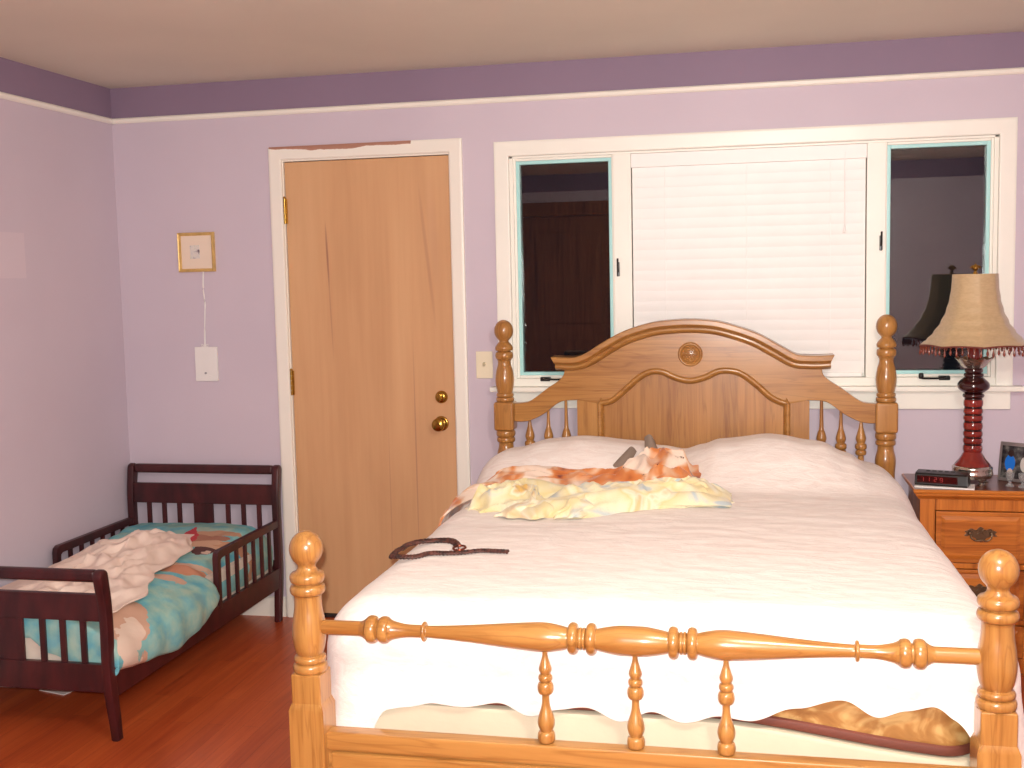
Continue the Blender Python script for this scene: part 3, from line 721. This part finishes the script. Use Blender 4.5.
# grey lined corners sticking up out of the heap
bm = bmesh.new()
def ear(bm, a, b, c, d, bulge):
    a, b, c, d = map(Vector, (a, b, c, d)); n = (b-a).cross(d-a).normalized()*bulge
    g = grid(lambda u, v: a.lerp(b, u).lerp(d.lerp(c, u), v)+n*(math.sin(PI*u)*(1-.4*v)+.5*math.sin(PI*v))+Vector((0, 0, -.012*(2*u-1)**2*v)), 10, 10); solid(g, .007); merge(bm, g)
ear(bm, (2.455, -.58, .80), (2.53, -.56, .79), (2.488, -.50, .905), (2.452, -.51, .915), .018)
ear(bm, (2.325, -.56, .79), (2.40, -.56, .80), (2.425, -.53, .864), (2.392, -.53, .874), .012)
o = finish(bm, 'lining_corner', M['grey_cloth'], ob, ang=70); o['label'] = 'grey lining corners folded upright'
yb = thing('yellow_blanket', 'crumpled pale yellow blanket bunched in front of the orange plush blanket', 'blanket', (2.3, -.95, .72))
bm = crumple([(1.92, -1.08), (2.0, -1.01), (2.12, -.97), (2.26, -1.00), (2.38, -.98), (2.50, -.93), (2.62, -.88), (2.78, -.89)], [.05, .11, .18, .18, .13, .10, .11, .06], .075, 8.0, fold=9); solid(bm, .006)
finish(bm, 'blanket_body', M['yellow'], yb, ang=80)
# turned-back corners of the yellow blanket
def flap(pts4, hgt, seed):
    a, b, c, d = [Vector((p[0], p[1], 0)) for p in pts4]
    def fn(u, v):
        p = a.lerp(b, u).lerp(d.lerp(c, u), v); r = math.sin(PI*min(1, u*1.02))**.5*math.sin(PI*v)**.5 if 0 < u < 1 and 0 < v < 1 else 0
        return (p.x+.02*nz(u*4, v*4, seed), p.y+.02*nz(u*4, v*4, seed+5), top_or(p.x, p.y)+.008+hgt*r*(.7+.5*nz(u*3, v*5, seed+9))+hgt*.1)
    g = grid(fn, 30, 24); solid(g, .005); return g
bm = flap([(2.02, -1.19), (2.17, -1.225), (2.27, -1.08), (2.10, -1.04)], .05, 1); finish(bm, 'turned_corner', M['yellow'], yb, ang=80)
bm = flap([(2.22, -1.21), (2.31, -1.20), (2.40, -1.02), (2.30, -.99)], .06, 4); finish(bm, 'turned_corner', M['yellow'], yb, ang=80)
bm = flap([(2.50, -1.02), (2.78, -.97), (2.78, -.76), (2.55, -.80)], .075, 7); finish(bm, 'turned_corner', M['yellow'], yb, ang=80)
# belt
bt = thing('braided_belt', 'dark brown braided belt lying in a hook shape on the white bedspread', 'belt', (1.95, -1.64, .72))
bp = cr([(2.005, -1.600), (1.985, -1.560), (1.952, -1.540), (1.905, -1.545), (1.865, -1.575), (1.842, -1.635), (1.838, -1.690), (1.850, -1.735), (1.885, -1.748), (1.925, -1.730), (1.952, -1.697), (1.995, -1.692), (2.045, -1.672), (2.09, -1.650), (2.13, -1.655), (2.17, -1.662)], 14)
bm = bmesh.new(); N = len(bp); L = 0; acc = [0]
for i in range(1, N): L += (bp[i]-bp[i-1]).length; acc.append(L)
for k in range(3):
    pts = []
    for i, p in enumerate(bp):
        d = (bp[min(i+1, N-1)]-bp[max(i-1, 0)]).normalized(); s = Vector((-d.y, d.x, 0)); w = .0085*(1-.45*acc[i]/L)
        ph = acc[i]/.030*2*PI+k*2*PI/3
        x, y = p.x+s.x*math.sin(ph)*w*.9, p.y+s.y*math.sin(ph)*w*.9
        pts.append((x, y, top_or(x, y)+.012+.0035*math.cos(2*ph)))
    tube(bm, pts, [.0052*(1-.38*a/L) for a in acc], 8)
finish(bm, 'belt_strap', M['braid'], bt, ang=80)
bm = bmesh.new(); e = bp[0]; ring = []
for i in range(17):
    a = 2*PI*i/16; x, y = 2.018+.018*math.cos(a), -1.628+.024*math.sin(a); ring.append((x, y, top_or(x, y)+.011))
tube(bm, ring, .0032, 8); tube(bm, [(2.008, -1.605, top_or(2.008, -1.605)+.016), (2.022, -1.652, top_or(2.022, -1.652)+.013)], .0022, 6)
finish(bm, 'buckle', M['copper'], bt)

# ------------------------------------------------------------------ nightstand
ZT = .694
nsx0, nsx1, nsy0, nsy1 = 3.466, 3.892, -.335, -.020
nst = thing('nightstand', 'golden oak nightstand with brass pulls beside the large bed', 'nightstand', (3.67, -.18, ZF))
bm = bmesh.new(); box(bm, nsx0, nsx0+.018, nsy0, nsy1, ZF, .655, .002); box(bm, nsx1-.018, nsx1, nsy0, nsy1, ZF, .655, .002)
box(bm, nsx0+.018, nsx1-.018, nsy1-.012, nsy1, ZF, .655); box(bm, nsx0+.018, nsx1-.018, nsy0+.004, nsy1-.012, .02, .05)
box(bm, nsx0, nsx0+.055, nsy0-.006, nsy0+.016, ZF, .655, .003); box(bm, nsx1-.055, nsx1, nsy0-.006, nsy0+.016, ZF, .655, .003)
for z0, z1 in ((.612, .655), (.392, .412), (.182, .202), (ZF+.01, .055)): box(bm, nsx0+.055, nsx1-.055, nsy0-.006, nsy0+.016, z0, z1, .002)
finish(bm, 'cabinet_body', M['ns_z'], nst)
bm = bmesh.new()
tp = [(0, .655), (-.006, .655), (-.010, .662), (-.016, .668), (-.018, .672), (-.018, .676), (-.024, .680), (-.027, .686), (-.027, .690), (-.024, ZT-.0005)]
t = bmesh.new(); rings = []
for o_, z in tp[1:] + [(-.020, ZT)]:
    o_ = -o_; rings.append([t.verts.new(p) for p in ((nsx0-o_, nsy0-.006-o_, z), (nsx1+o_, nsy0-.006-o_, z), (nsx1+o_, nsy1, z), (nsx0-o_, nsy1, z))])
for a, b in zip(rings, rings[1:]):
    for i in range(4): t.faces.new((a[i], a[(i+1) % 4], b[(i+1) % 4], b[i]))
t.faces.new(rings[0]); merge(bm, t); finish(bm, 'cornice', M['ns_x'], nst, smooth=False)
finish(B(nsx0-.021, nsx1+.021, nsy0-.028, nsy1, ZT-.004, ZT, bev=.0015), 'tabletop', M['ns_top'], nst)
M['old_brass'] = plain('antique brass', (104, 82, 60), .35, .6, nscale=40)
def drawer(z0, z1):
    dr = finish(B(nsx0+.057, nsx1-.057, nsy0-.012, nsy0+.25, z0, z1, bev=.003), 'drawer', M['ns_x'], nst)
    bm = bmesh.new()
    # raised field with sloping edges
    a, b = (nsx0+.075, nsx1-.075), (z0+.016, z1-.016); t = bmesh.new(); rr = []
    for ins, y in ((0, nsy0-.010), (0, nsy0-.015), (.014, nsy0-.021)):
        rr.append([t.verts.new(p) for p in ((a[0]+ins, y, b[0]+ins), (a[1]-ins, y, b[0]+ins), (a[1]-ins, y, b[1]-ins), (a[0]+ins, y, b[1]-ins))])
    for p, q in zip(rr, rr[1:]):
        for i in range(4): t.faces.new((p[i], p[(i+1) % 4], q[(i+1) % 4], q[i]))
    t.faces.new(rr[-1]); t.faces.new(rr[0][::-1]); merge(bm, t); finish(bm, 'raised_field', M['ns_x'], dr, smooth=False)
    cx_, cz_, y = (nsx0+nsx1)/2, (z0+z1)/2+.018, nsy0-.021
    bm = bmesh.new()    # pierced backplate: scrolls and a drop bail
    half = [(0, .026), (.008, .022), (.014, .013), (.024, .016), (.034, .019), (.046, .012), (.056, .008), (.050, .000), (.058, -.008), (.046, -.010), (.038, -.004), (.030, -.012), (.020, -.016), (.012, -.026), (0, -.032)]
    ol = [(v[0], v[1]) for v in cr([(a_, b_, 0) for a_, b_ in half], 4)]
    ring = [(cx_+a_, cz_+b_) for a_, b_ in ol] + [(cx_-a_, cz_+b_) for a_, b_ in ol[::-1][1:-1]]
    prism(bm, ring, y-.0035, y, 0)
    for s in (-1, 1):
        lathe(bm, smoothprof([(y-.002, .009), (y-.008, .008), (y-.012, .005), (y-.013, .0006)], 3), (cx_+s*.038, 0, cz_+.002), 'y', 14)
        tube(bm, cr([(cx_+s*.020, y-.004, cz_+.010), (cx_+s*.010, y-.006, cz_+.016), (cx_+s*.004, y-.006, cz_+.006), (cx_+s*.012, y-.006, cz_-.002)], 5), .0022, 6)
    tube(bm, cr([(cx_-.038, y-.010, cz_), (cx_-.034, y-.014, cz_-.014), (cx_-.018, y-.016, cz_-.024), (cx_, y-.016, cz_-.021), (cx_+.018, y-.016, cz_-.024), (cx_+.034, y-.014, cz_-.014), (cx_+.038, y-.010, cz_)], 6), .0033, 8)
    finish(bm, 'drawer_pull', M['old_brass'], dr)
drawer(.415, .609); drawer(.205, .389); drawer(.058, .179)

# papers under the clock
pp = finish(box(bmesh.new(), -.105, .105, -.050, .050, 0, .006, .001), 'paper_stack', M['paper'])
pp.location = (3.560, -.297, ZT+.0003); pp.rotation_euler = (0, 0, math.radians(-11)); tag(pp, 'white folded papers lying under the black clock radio', 'papers')
# clock radio
ck = thing('clock_radio', 'black clock radio with dark red display on papers on the nightstand', 'clock radio', (3.553, -.292, ZT+.0066)); z0 = 0
def local(bm, name, mat, parent):
    me_o = finish(bm, name, mat); me_o.parent = parent; return me_o
bm = bmesh.new(); prism(bm, [(-.037, 0), (-.041, .006), (-.036, .040), (-.030, .046), (.028, .050), (.034, .046), (.034, 0)], -.094, .094, .002, plane='yz')
local(bm, 'clock_case', M['black'], ck)
bm = box(bmesh.new(), -.086, .060, -.0405, -.034, .010, .037, .002, rot=Matrix.Rotation(math.radians(-8), 3, 'X')); local(bm, 'display_window', plain('dark red acrylic', (56, 6, 8), .12), ck)
m, nt, b = newmat('red led segments'); b.inputs['Base Color'].default_value = (.3, .01, .01, 1); b.inputs['Emission Color'].default_value = (1, .05, .03, 1); b.inputs['Emission Strength'].default_value = .10
bm = bmesh.new()
SEG = {'a': (0, 1, 0), 'b': (1, .5, 1), 'c': (1, -.5, 1), 'd': (0, -1, 0), 'e': (-1, -.5, 1), 'f': (-1, .5, 1), 'g': (0, 0, 0)}
for k, segs in enumerate(('bc', 'bc', 'abged', 'abcdfg')):
    for s_ in segs:
        sx, sz, vert = SEG[s_]; px, pz = -.066+k*.021+(.005 if k > 1 else 0)+sx*.0045, .024+sz*.007
        w, h_ = (.0008, .003) if vert else (.0035, .0008)
        box(bm, px-w, px+w, -.0425, -.0385, pz-h_, pz+h_)
local(bm, 'display_digits', m, ck)
for k in range(5): local(box(bmesh.new(), -.06+k*.022, -.045+k*.022, .004, .016, .046, .0515, .0015), 'clock_button', plain('charcoal button', (44, 38, 38), .4), ck)
ck.rotation_euler = (0, 0, math.radians(-18))

# lamp
LX, LY = 3.672, -.212
lp = thing('table_lamp', 'table lamp with tan bell shade, beaded fringe and red ringed column on the nightstand', 'table lamp', (LX, LY, ZT))
bm = bmesh.new()
lathe(bm, smoothprof([(.7125, .034), (.716, .064), (.724, .071), (.734, .074), (.745, .072), (.757, .073), (.763, .067), (.767, .056)], 3), (LX, LY, 0), 'z', 36)
finish(bm, 'lamp_base', M['silver'], lp)
for k in range(4):
    a = PI/4+k*PI/2-.35; cx_, cy_ = LX+.056*math.cos(a), LY+.056*math.sin(a); bm = bmesh.new()
    lathe(bm, smoothprof([(ZT, .0125), (ZT+.004, .0135), (ZT+.009, .008), (ZT+.016, .010), (ZT+.026, .014), (ZT+.034, .006)], 3), (cx_, cy_, 0), 'z', 14)
    tube(bm, cr([(cx_, cy_, ZT+.02), (cx_+.010*math.cos(a), cy_+.010*math.sin(a), ZT+.034), (cx_-.004*math.cos(a), cy_-.004*math.sin(a), ZT+.058)], 4), .006, 8)
    finish(bm, 'lamp_foot', M['silver'], lp)
bm = bmesh.new()
lathe(bm, smoothprof([(.764, .066), (.774, .060), (.786, .050), (.800, .041), (.816, .032)], 4), (LX, LY, 0), 'z', 32); finish(bm, 'shoulder', M['lacquer'], lp)
z = .815; k = 0; bmd = bmesh.new(); bml = bmesh.new(); lathe(bmd, [(.80, .027), (1.14, .027)], (LX, LY, 0), 'z', 20)
while z < 1.005:
    hh = .021 if k % 3 else .027
    lathe(bml if k % 2 == 0 else bml, bead(z, z+hh, .0305, .0355), (LX, LY, 0), 'z', 28)
    lathe(bmd, bead(z+hh, z+hh+.006, .028, .0325), (LX, LY, 0), 'z', 28); z += hh+.006; k += 1
finish(bml, 'column_ring', M['lacquer'], lp); finish(bmd, 'column', M['lacquer_dark'], lp)
bm = bmesh.new(); lathe(bm, bead(z, z+.018, .027, .039) + smoothprof([(z+.020, .036), (z+.034, .054), (z+.048, .058), (z+.062, .052), (z+.078, .034)], 4), (LX, LY, 0), 'z', 32); lathe(bm, bead(z+.080, z+.094, .028, .036) + bead(z+.096, z+.112, .027, .033), (LX, LY, 0), 'z', 28)
finish(bm, 'collar_knob', M['lacquer_dark'], lp); zc = z+.112
bm = bmesh.new(); nn = 40; rings = []
for i, (z_, r) in enumerate([(zc-.004, .026), (zc, .030), (zc+.008, .042), (zc+.020, .052), (zc+.038, .066), (zc+.040, .062), (zc+.022, .047), (zc+.010, .032)]):
    rings.append([bm.verts.new((LX+r*math.cos(2*PI*k/nn)*(1+.05*math.cos(10*2*PI*k/nn)*(r/.05)), LY+r*math.sin(2*PI*k/nn)*(1+.05*math.cos(10*2*PI*k/nn)*(r/.05)), z_+(.004*math.cos(10*2*PI*k/nn) if r > .05 else 0))) for k in range(nn)])
for a, b in zip(rings, rings[1:]):
    for i in range(nn): bm.faces.new((a[i], a[(i+1) % nn], b[(i+1) % nn], b[i]))
finish(bm, 'scalloped_cup', M['silver'], lp)
bm = bmesh.new(); lathe(bm, [(v[0], v[1]) for v in cr([(zc, .018, 0), (zc+.02, .020, 0), (zc+.05, .021, 0), (zc+.09, .016, 0), (zc+.11, .011, 0)], 4)], (LX, LY, 0), 'z', 20); lathe(bm, [(zc+.10, .004), (1.505, .004)], (LX, LY, 0), 'z', 10); finish(bm, 'socket', M['lacquer'], lp)
# shade: eight panels, bell profile
ZS0, ZS1 = 1.224, 1.490
sp_ = [(0, .1945), (.02, .1885), (.08, .171), (.18, .147), (.32, .122), (.48, .103), (.65, .091), (.82, .0845), (1, .082)]
def shade_fn(u, v):
    r = lerp_tab(sp_, v); a = 2*PI*u; m_ = (a/(PI/4)) % 1; r *= 1-.045*math.sin(PI*m_)**1*(1-.3*v)
    return (LX+r*math.cos(a), LY+r*math.sin(a), ZS0+(ZS1-ZS0)*v+(.004*math.sin(PI*m_) if v < .04 else 0))
bm = grid(shade_fn, 96, 30); bmesh.ops.remove_doubles(bm, verts=bm.verts[:], dist=.0001); solid(bm, .0025); finish(bm, 'lamp_shade', M['shade'], lp, ang=60)
bm = bmesh.new(); rg = [shade_fn(i/96, 0) for i in range(97)]; tube(bm, [(x, y, z_-.001) for x, y, z_ in rg], .0035, 6); finish(bm, 'shade_trim', plain('dark braid trim', (110, 50, 40), .7), lp)
bm = bmesh.new()
for k in range(3): tube(bm, [(LX, LY, 1.484), (LX+.080*math.cos(k*2*PI/3+.3), LY+.080*math.sin(k*2*PI/3+.3), 1.487)], .0016, 6)
finish(bm, 'shade_spider', M['brass'], lp)
bm = bmesh.new(); lathe(bm, smoothprof([(1.488, .010), (1.496, .008), (1.502, .005), (1.510, .012), (1.518, .010), (1.526, .004), (1.530, .0006)], 4), (LX, LY, 0), 'z', 16)
tube(bm, cr([(LX-.018, LY, 1.512), (LX-.008, LY, 1.520), (LX, LY, 1.512), (LX+.008, LY, 1.520), (LX+.018, LY, 1.512)], 4), .0035, 6); finish(bm, 'finial', M['brass'], lp)
for k in range(56):
    x, y, z_ = shade_fn((k+.5)/56, 0); bm = bmesh.new(); d = .006 if k % 2 else 0
    lathe(bm, smoothprof([(z_-.005, .0010), (z_-.008, .0030), (z_-.011, .0010)], 3), (x, y, 0), 'z', 8)
    lathe(bm, smoothprof([(z_-.011, .0010), (z_-.018-d, .0038), (z_-.026-d, .0044), (z_-.033-d, .0006)], 4), (x, y, 0), 'z', 10)
    finish(bm, 'fringe_bead', M['bead'], lp)

# photo frame and glass candle cups
ph = thing('photo_frame', 'small silver photo frame with a person in blue, right of the table lamp', 'photo frame', (3.845, -.19, ZT+.001))
local(box(bmesh.new(), -.083, .083, -.006, .006, 0, .150, .002), 'frame_board', plain('brushed silver frame', (168, 160, 158), .3, .7), ph)
def photo_mat():
    m, nt, b = newmat('snapshot'); v = coord(nt); sp2 = nt.nodes.new('ShaderNodeSeparateXYZ'); nt.links.new(v, sp2.inputs[0])
    f = tnoise(nt, v, 38, 2); c = ramp(nt, f, [(.4, lin((36, 34, 38))), (.55, lin((70, 68, 68))), (.7, lin((120, 116, 110)))])
    def ell(c, x, z, rx, rz, col):
        d = mth(nt, 'ADD', mth(nt, 'POWER', mth(nt, 'DIVIDE', mth(nt, 'SUBTRACT', sp2.outputs[0], x), rx), 2.0), mth(nt, 'POWER', mth(nt, 'DIVIDE', mth(nt, 'SUBTRACT', sp2.outputs[2], z), rz), 2.0))
        return mix(nt, mth(nt, 'LESS_THAN', d, 1.0), c, lin(col))
    c = ell(c, -.038, .070, .020, .032, (30, 112, 210)); c = ell(c, -.036, .030, .012, .02, (196, 176, 164)); c = ell(c, -.036, .108, .012, .014, (52, 36, 34)); c = ell(c, .020, .070, .018, .03, (196, 190, 184)); c = ell(c, .022, .100, .010, .012, (60, 42, 38))
    nt.links.new(c, b.inputs['Base Color']); b.inputs['Roughness'].default_value = .2; return m
local(box(bmesh.new(), -.072, .072, -.0075, -.0055, .012, .136), 'snapshot', photo_mat(), ph)
ph.rotation_euler = (math.radians(-8), 0, math.radians(-38))
for i, (x, y, lab) in enumerate(((3.797, -.262, 'left small clear glass cup in front of the photo frame'), (3.836, -.290, 'right small clear glass cup in front of the photo frame'))):
    bm = bmesh.new(); lathe(bm, smoothprof([(ZT, .015), (ZT+.004, .015), (ZT+.010, .006), (ZT+.018, .007), (ZT+.028, .014), (ZT+.050, .016), (ZT+.049, .0145), (ZT+.030, .012), (ZT+.022, .0006)], 4), (x, y, 0), 'z', 20)
    g = finish(bm, 'glass_cup', M['crystal']); tag(origin(g, (x, y, ZT)), lab, 'glass', 'small glass cups on the nightstand')

# ------------------------------------------------------------------ toddler bed
TX0, TX1, TYH, TYF = .034, .750, -.055, -1.447
tb = thing('toddler_bed', 'dark cherry slatted toddler bed in the corner by the lilac walls', 'toddler bed', (.39, -.75, ZF))
def end_board(y, s, ztop, name):
    """s=+1: rolls toward +y (headboard), -1 toward -y (footboard)"""
    zr = lambda f: f
    def post(x):
        prof_c = [(-s*.030, ZF), (-s*.022, .06), (-s*.006, .17), (0, .26), (-s*.002, ztop-.20), (s*.002, ztop-.12), (s*.012, ztop-.06), (s*.018, ztop-.025)]
        cc = cr([(a, b, 0) for a, b in prof_c], 5); n = len(cc); L_, R_ = [], []
        for i, p in enumerate(cc):
            w = .021+.006*sstep(.30, .0, p.y)*0+.004*sstep(ztop-.16, ztop-.03, p.y)-.006*sstep(.14, ZF, p.y)
            L_.append((y+p.x-w, p.y)); R_.append((y+p.x+w, p.y))
        cap = [(y+s*.018+.025*math.cos(a), ztop-.025+.025*math.sin(a)) for a in [PI*k/8 for k in range(1, 8)]]
        bm = bmesh.new(); prism(bm, R_ + cap + L_[::-1], x-.017, x+.017, .009, plane='yz'); finish(bm, name+'_post', M['cherry'], tb, ang=40)
    post(TX0); post(TX1)
    yc = y+s*.016
    finish(B(TX0+.014, TX1-.014, yc-.017, yc+.017, ztop-.043, ztop-.002, bev=.012, seg=3), name+'_top_rail', M['cherry'], tb)
    finish(B(TX0+.014, TX1-.014, y-.011, y+.011, ztop-.180, ztop-.088, bev=.003), name+'_upper_board', M['cherry'], tb)
    finish(B(TX0+.014, TX1-.014, y-.011, y+.011, .165, .262, bev=.003), name+'_lower_board', M['cherry'], tb)
    finish(B(.392-.048, .392+.048, y-.006, y+.006, .255, ztop-.175, bev=.002), name+'_wide_slat', M['cherry'], tb)
    for k in (1, 2, 3):
        for sd in (-1, 1):
            x = .392+sd*(.048+.0065+k*.076-.010); finish(B(x-.0105, x+.0105, y-.006, y+.006, .255, ztop-.175, bev=.002), name+'_slat', M['cherry'], tb)
end_board(TYH, 1, .697, 'headboard'); end_board(TYF, -1, .588, 'footboard')
for x in (TX0, TX1):
    finish(B(x-.011, x+.011, TYF+.015, TYH-.015, .140, .232, bev=.003), 'bed_rail', M['cherry'], tb)
    # guard rail: top bar that turns down at its free end, five slats
    y0, y1 = -.655, TYH-.015; zt0 = .452
    pth = [(y0-.012, .215), (y0-.012, .425), (y0-.006, .443), (y0+.012, .452), (y1, .450), (y1, .418), (y0+.030, .418), (y0+.020, .412), (y0+.018, .400), (y0+.018, .215)]
    bm = bmesh.new(); prism(bm, pth, x-.012, x+.012, .003, plane='yz'); gr = finish(bm, 'guard_rail', M['cherry'], tb, ang=30)
    for k in range(6):
        yy = y0+.018+(k+1)*(y1-y0-.018)/7.0; finish(B(x-.006, x+.006, yy-.0105, yy+.0105, .222, .424, bev=.002), 'guard_slat', M['cherry'], gr)
for yy in (-.30, -.75, -1.20): finish(B(TX0+.008, TX1-.008, yy-.03, yy+.03, .150, .168), 'support_slat', M['cherry'], tb)
tm = finish(slab_mesh(slab(.052, .728, -1.428, -.075, 0, 0, .05), lambda x, y: .168, lambda x, y: .345, .02), 'toddler_mattress', plain('off white ticking', (226, 214, 198), .85, nscale=10))
tag(origin(tm, (.39, -.75, .17)), 'off-white mattress of the toddler bed seen through the footboard slats', 'mattress')
def sheet_fn(u, v):
    y = -.078+v*(-1.430+.078); free = sstep(-.655, -.70, y)
    crown = .045*math.exp(-((y+.22)/.17)**2)*0+.012*nz(y*3, 1, 5)
    zh = .395+.028*sstep(-.50, -.15, y)
    zb = .225*(1-free)+free*lerp_tab([(-1.43, .232), (-1.24, .203), (-1.03, .180), (-.83, .196), (-.74, .240), (-.68, .27)], y)
    xr = .730*(1-free)+free*(.776+.016*math.sin((y+.7)*-4.2))
    pth = [(.048, .26), (.047, .35), (.075, zh-.006), (.20, zh+.006), (.42, zh+.010), (.60, zh+.002), (.66+.02*free, zh-.022), (xr-.022, zh-.065), (xr, zh-.105), (xr+.004*free, (zh-.105+zb)/2), (xr-.004, zb+.012), (xr-.018-.004*free, zb)]
    c = cr([(a, b, 0) for a, b in pth], 4); k = u*(len(c)-1); i = min(len(c)-2, int(k)); p = c[i].lerp(c[i+1], k-i)
    yy = y; z = p.y+.010*nz(p.x*5, y*5, 2)*(1 if p.x > .1 else 0)+.012*(abs(nz(p.x*9, y*8, 3))-.2); x = p.x
    if p.x > xr-.03 and free > .2: x += .004*math.sin(y*40)*free
    # foot end turned down
    return (x, yy, z)
def sheet_all(u, v):
    if v <= .88: return sheet_fn(u, v/.88)
    x, y, z = sheet_fn(u, 1.0); t = (v-.88)/.12
    hem = lerp_tab([(.05, .31), (.25, .300), (.36, .335), (.45, .335), (.52, .285), (.60, .262), (.72, .250), (.8, .245)], x)
    hem = min(hem, z-.002); k = min(t/.3, 1)
    zz = z-.02*(1-math.cos(k*PI/2)) if t < .3 else (z-.02)+((hem)-(z-.02))*(t-.3)/.7
    return (x, min(y-.004*math.sin(k*PI/2), -1.428) if t < 1 else -1.431, zz)
bm = grid(sheet_all, 66, 110); solid(bm, -.003)
sh = finish(bm, 'fitted_sheet', M['sheet'], ang=70)
tag(origin(sh, (.48, -.75, .17)), 'turquoise sheet with tan and red printed patches covering the toddler mattress', 'sheet')
# cream fleece blanket heaped on the toddler bed
def fleece(u, v):
    y = -.30+v*(-1.405+.30)
    xl = .125+.18*sstep(.18, 0, v)+.03*nz(v*4, 0, 3); xr = lerp_tab([(0, .47), (.10, .52), (.28, .585), (.50, .60), (.62, .66), (.78, .70), (.90, .70), (1, .66)], v)+.03*nz(v*9, 4, 1)
    x = xl+(xr-xl)*u; q = 2*u-1
    env = (1-abs(q)**(1.3 if q < 0 else 4))*sstep(0, .14, v)*sstep(1, .96, v)
    rid = lerp_tab([(0, .03), (.12, .085), (.28, .112), (.48, .090), (.72, .062), (1, .04)], v)*(1-.35*sstep(.35, 1, u))
    a = abs(nz(u*3.6+v*3, v*5-u*2, 11)); b2 = abs(nz(u*7, v*10+u*4, 21))*1.3; c2 = nz(u*15, v*18, 31)*1.6
    z = .402+.028*sstep(-.5, -.15, y)+.012+env*(rid*(1-.75*a)-.035*b2*sstep(.1, .5, u)+.008*c2)
    if x > .66: z -= (x-.66)*.9
    x += .03*nz(v*8, u*5, 9)*env; z = max(z, .402); return (x, y, z)
bm = grid(fleece, 90, 130); solid(bm, .006)
fb = finish(bm, 'fleece_blanket', M['cream'], ang=80)
tag(origin(fb, (.36, -.85, .40)), 'rumpled cream blanket heaped on the toddler bed', 'blanket')
# papers on the floor below it
pr = finish(box(bmesh.new(), -.065, .065, -.028, .028, 0, .004, .001), 'paper_sheet', M['paper']); pr.location = (.262, -1.03, ZF+.0003); pr.rotation_euler = (0, 0, -.25)
tag(pr, 'white paper lying on the floor under the toddler bed, nearer its corner post', 'paper')
pr2 = pr.copy(); C.objects.link(pr2); pr2.location = (.06, -1.0, ZF+.0003); pr2.rotation_euler = (0, 0, .1); tag(pr2, 'white paper on the floor under the toddler bed, against the left wall', 'paper')

# ------------------------------------------------------------------ camera
cam = bpy.data.cameras.new('camera'); cam.sensor_width = 36; cam.lens = 1126.0/1024*36; cam.clip_start = .05
co = bpy.data.objects.new('camera', cam); C.objects.link(co)
R_ = Vector((0.97818017, 0.20660066, -0.02190255)); U_ = Vector((0.0020794, 0.09568207, 0.99540977)); F_ = Vector((-0.207748, 0.97373565, -0.0931647))
mw = Matrix((R_, U_, -F_)).transposed().to_4x4(); mw.translation = Vector((2.8468, -4.7326, 1.5107)); co.matrix_world = mw
bpy.context.scene.camera = co

# ------------------------------------------------------------------ light
def light(kind, name, loc, power, color, size):
    l = bpy.data.lights.new(name, kind); l.energy = power; l.color = color
    if kind == 'AREA': l.size = size
    else: l.shadow_soft_size = size
    o = bpy.data.objects.new(name, l); C.objects.link(o); o.location = loc; return o
fpos = co.location + R_*(-.02) + U_*.035 + F_*.02
fl = light('SPOT', 'camera_flash', fpos, 375, (1.0, .985, .955), .012)
fl.data.spot_size = math.radians(110); fl.data.spot_blend = .9
fl.rotation_euler = co.matrix_world.to_euler()
light('POINT', 'ceiling_bulb', (3.25, -3.45, 2.24), 84, (1.0, .925, .85), .07)
w = bpy.data.worlds.new('night'); bpy.context.scene.world = w; w.use_nodes = True
w.node_tree.nodes['Background'].inputs[0].default_value = (.004, .005, .008, 1); w.node_tree.nodes['Background'].inputs[1].default_value = 1
vs = bpy.context.scene.view_settings; vs.view_transform = 'Standard'; vs.look = 'None'; vs.gamma = 1; vs.use_curve_mapping = False; vs.exposure = 0
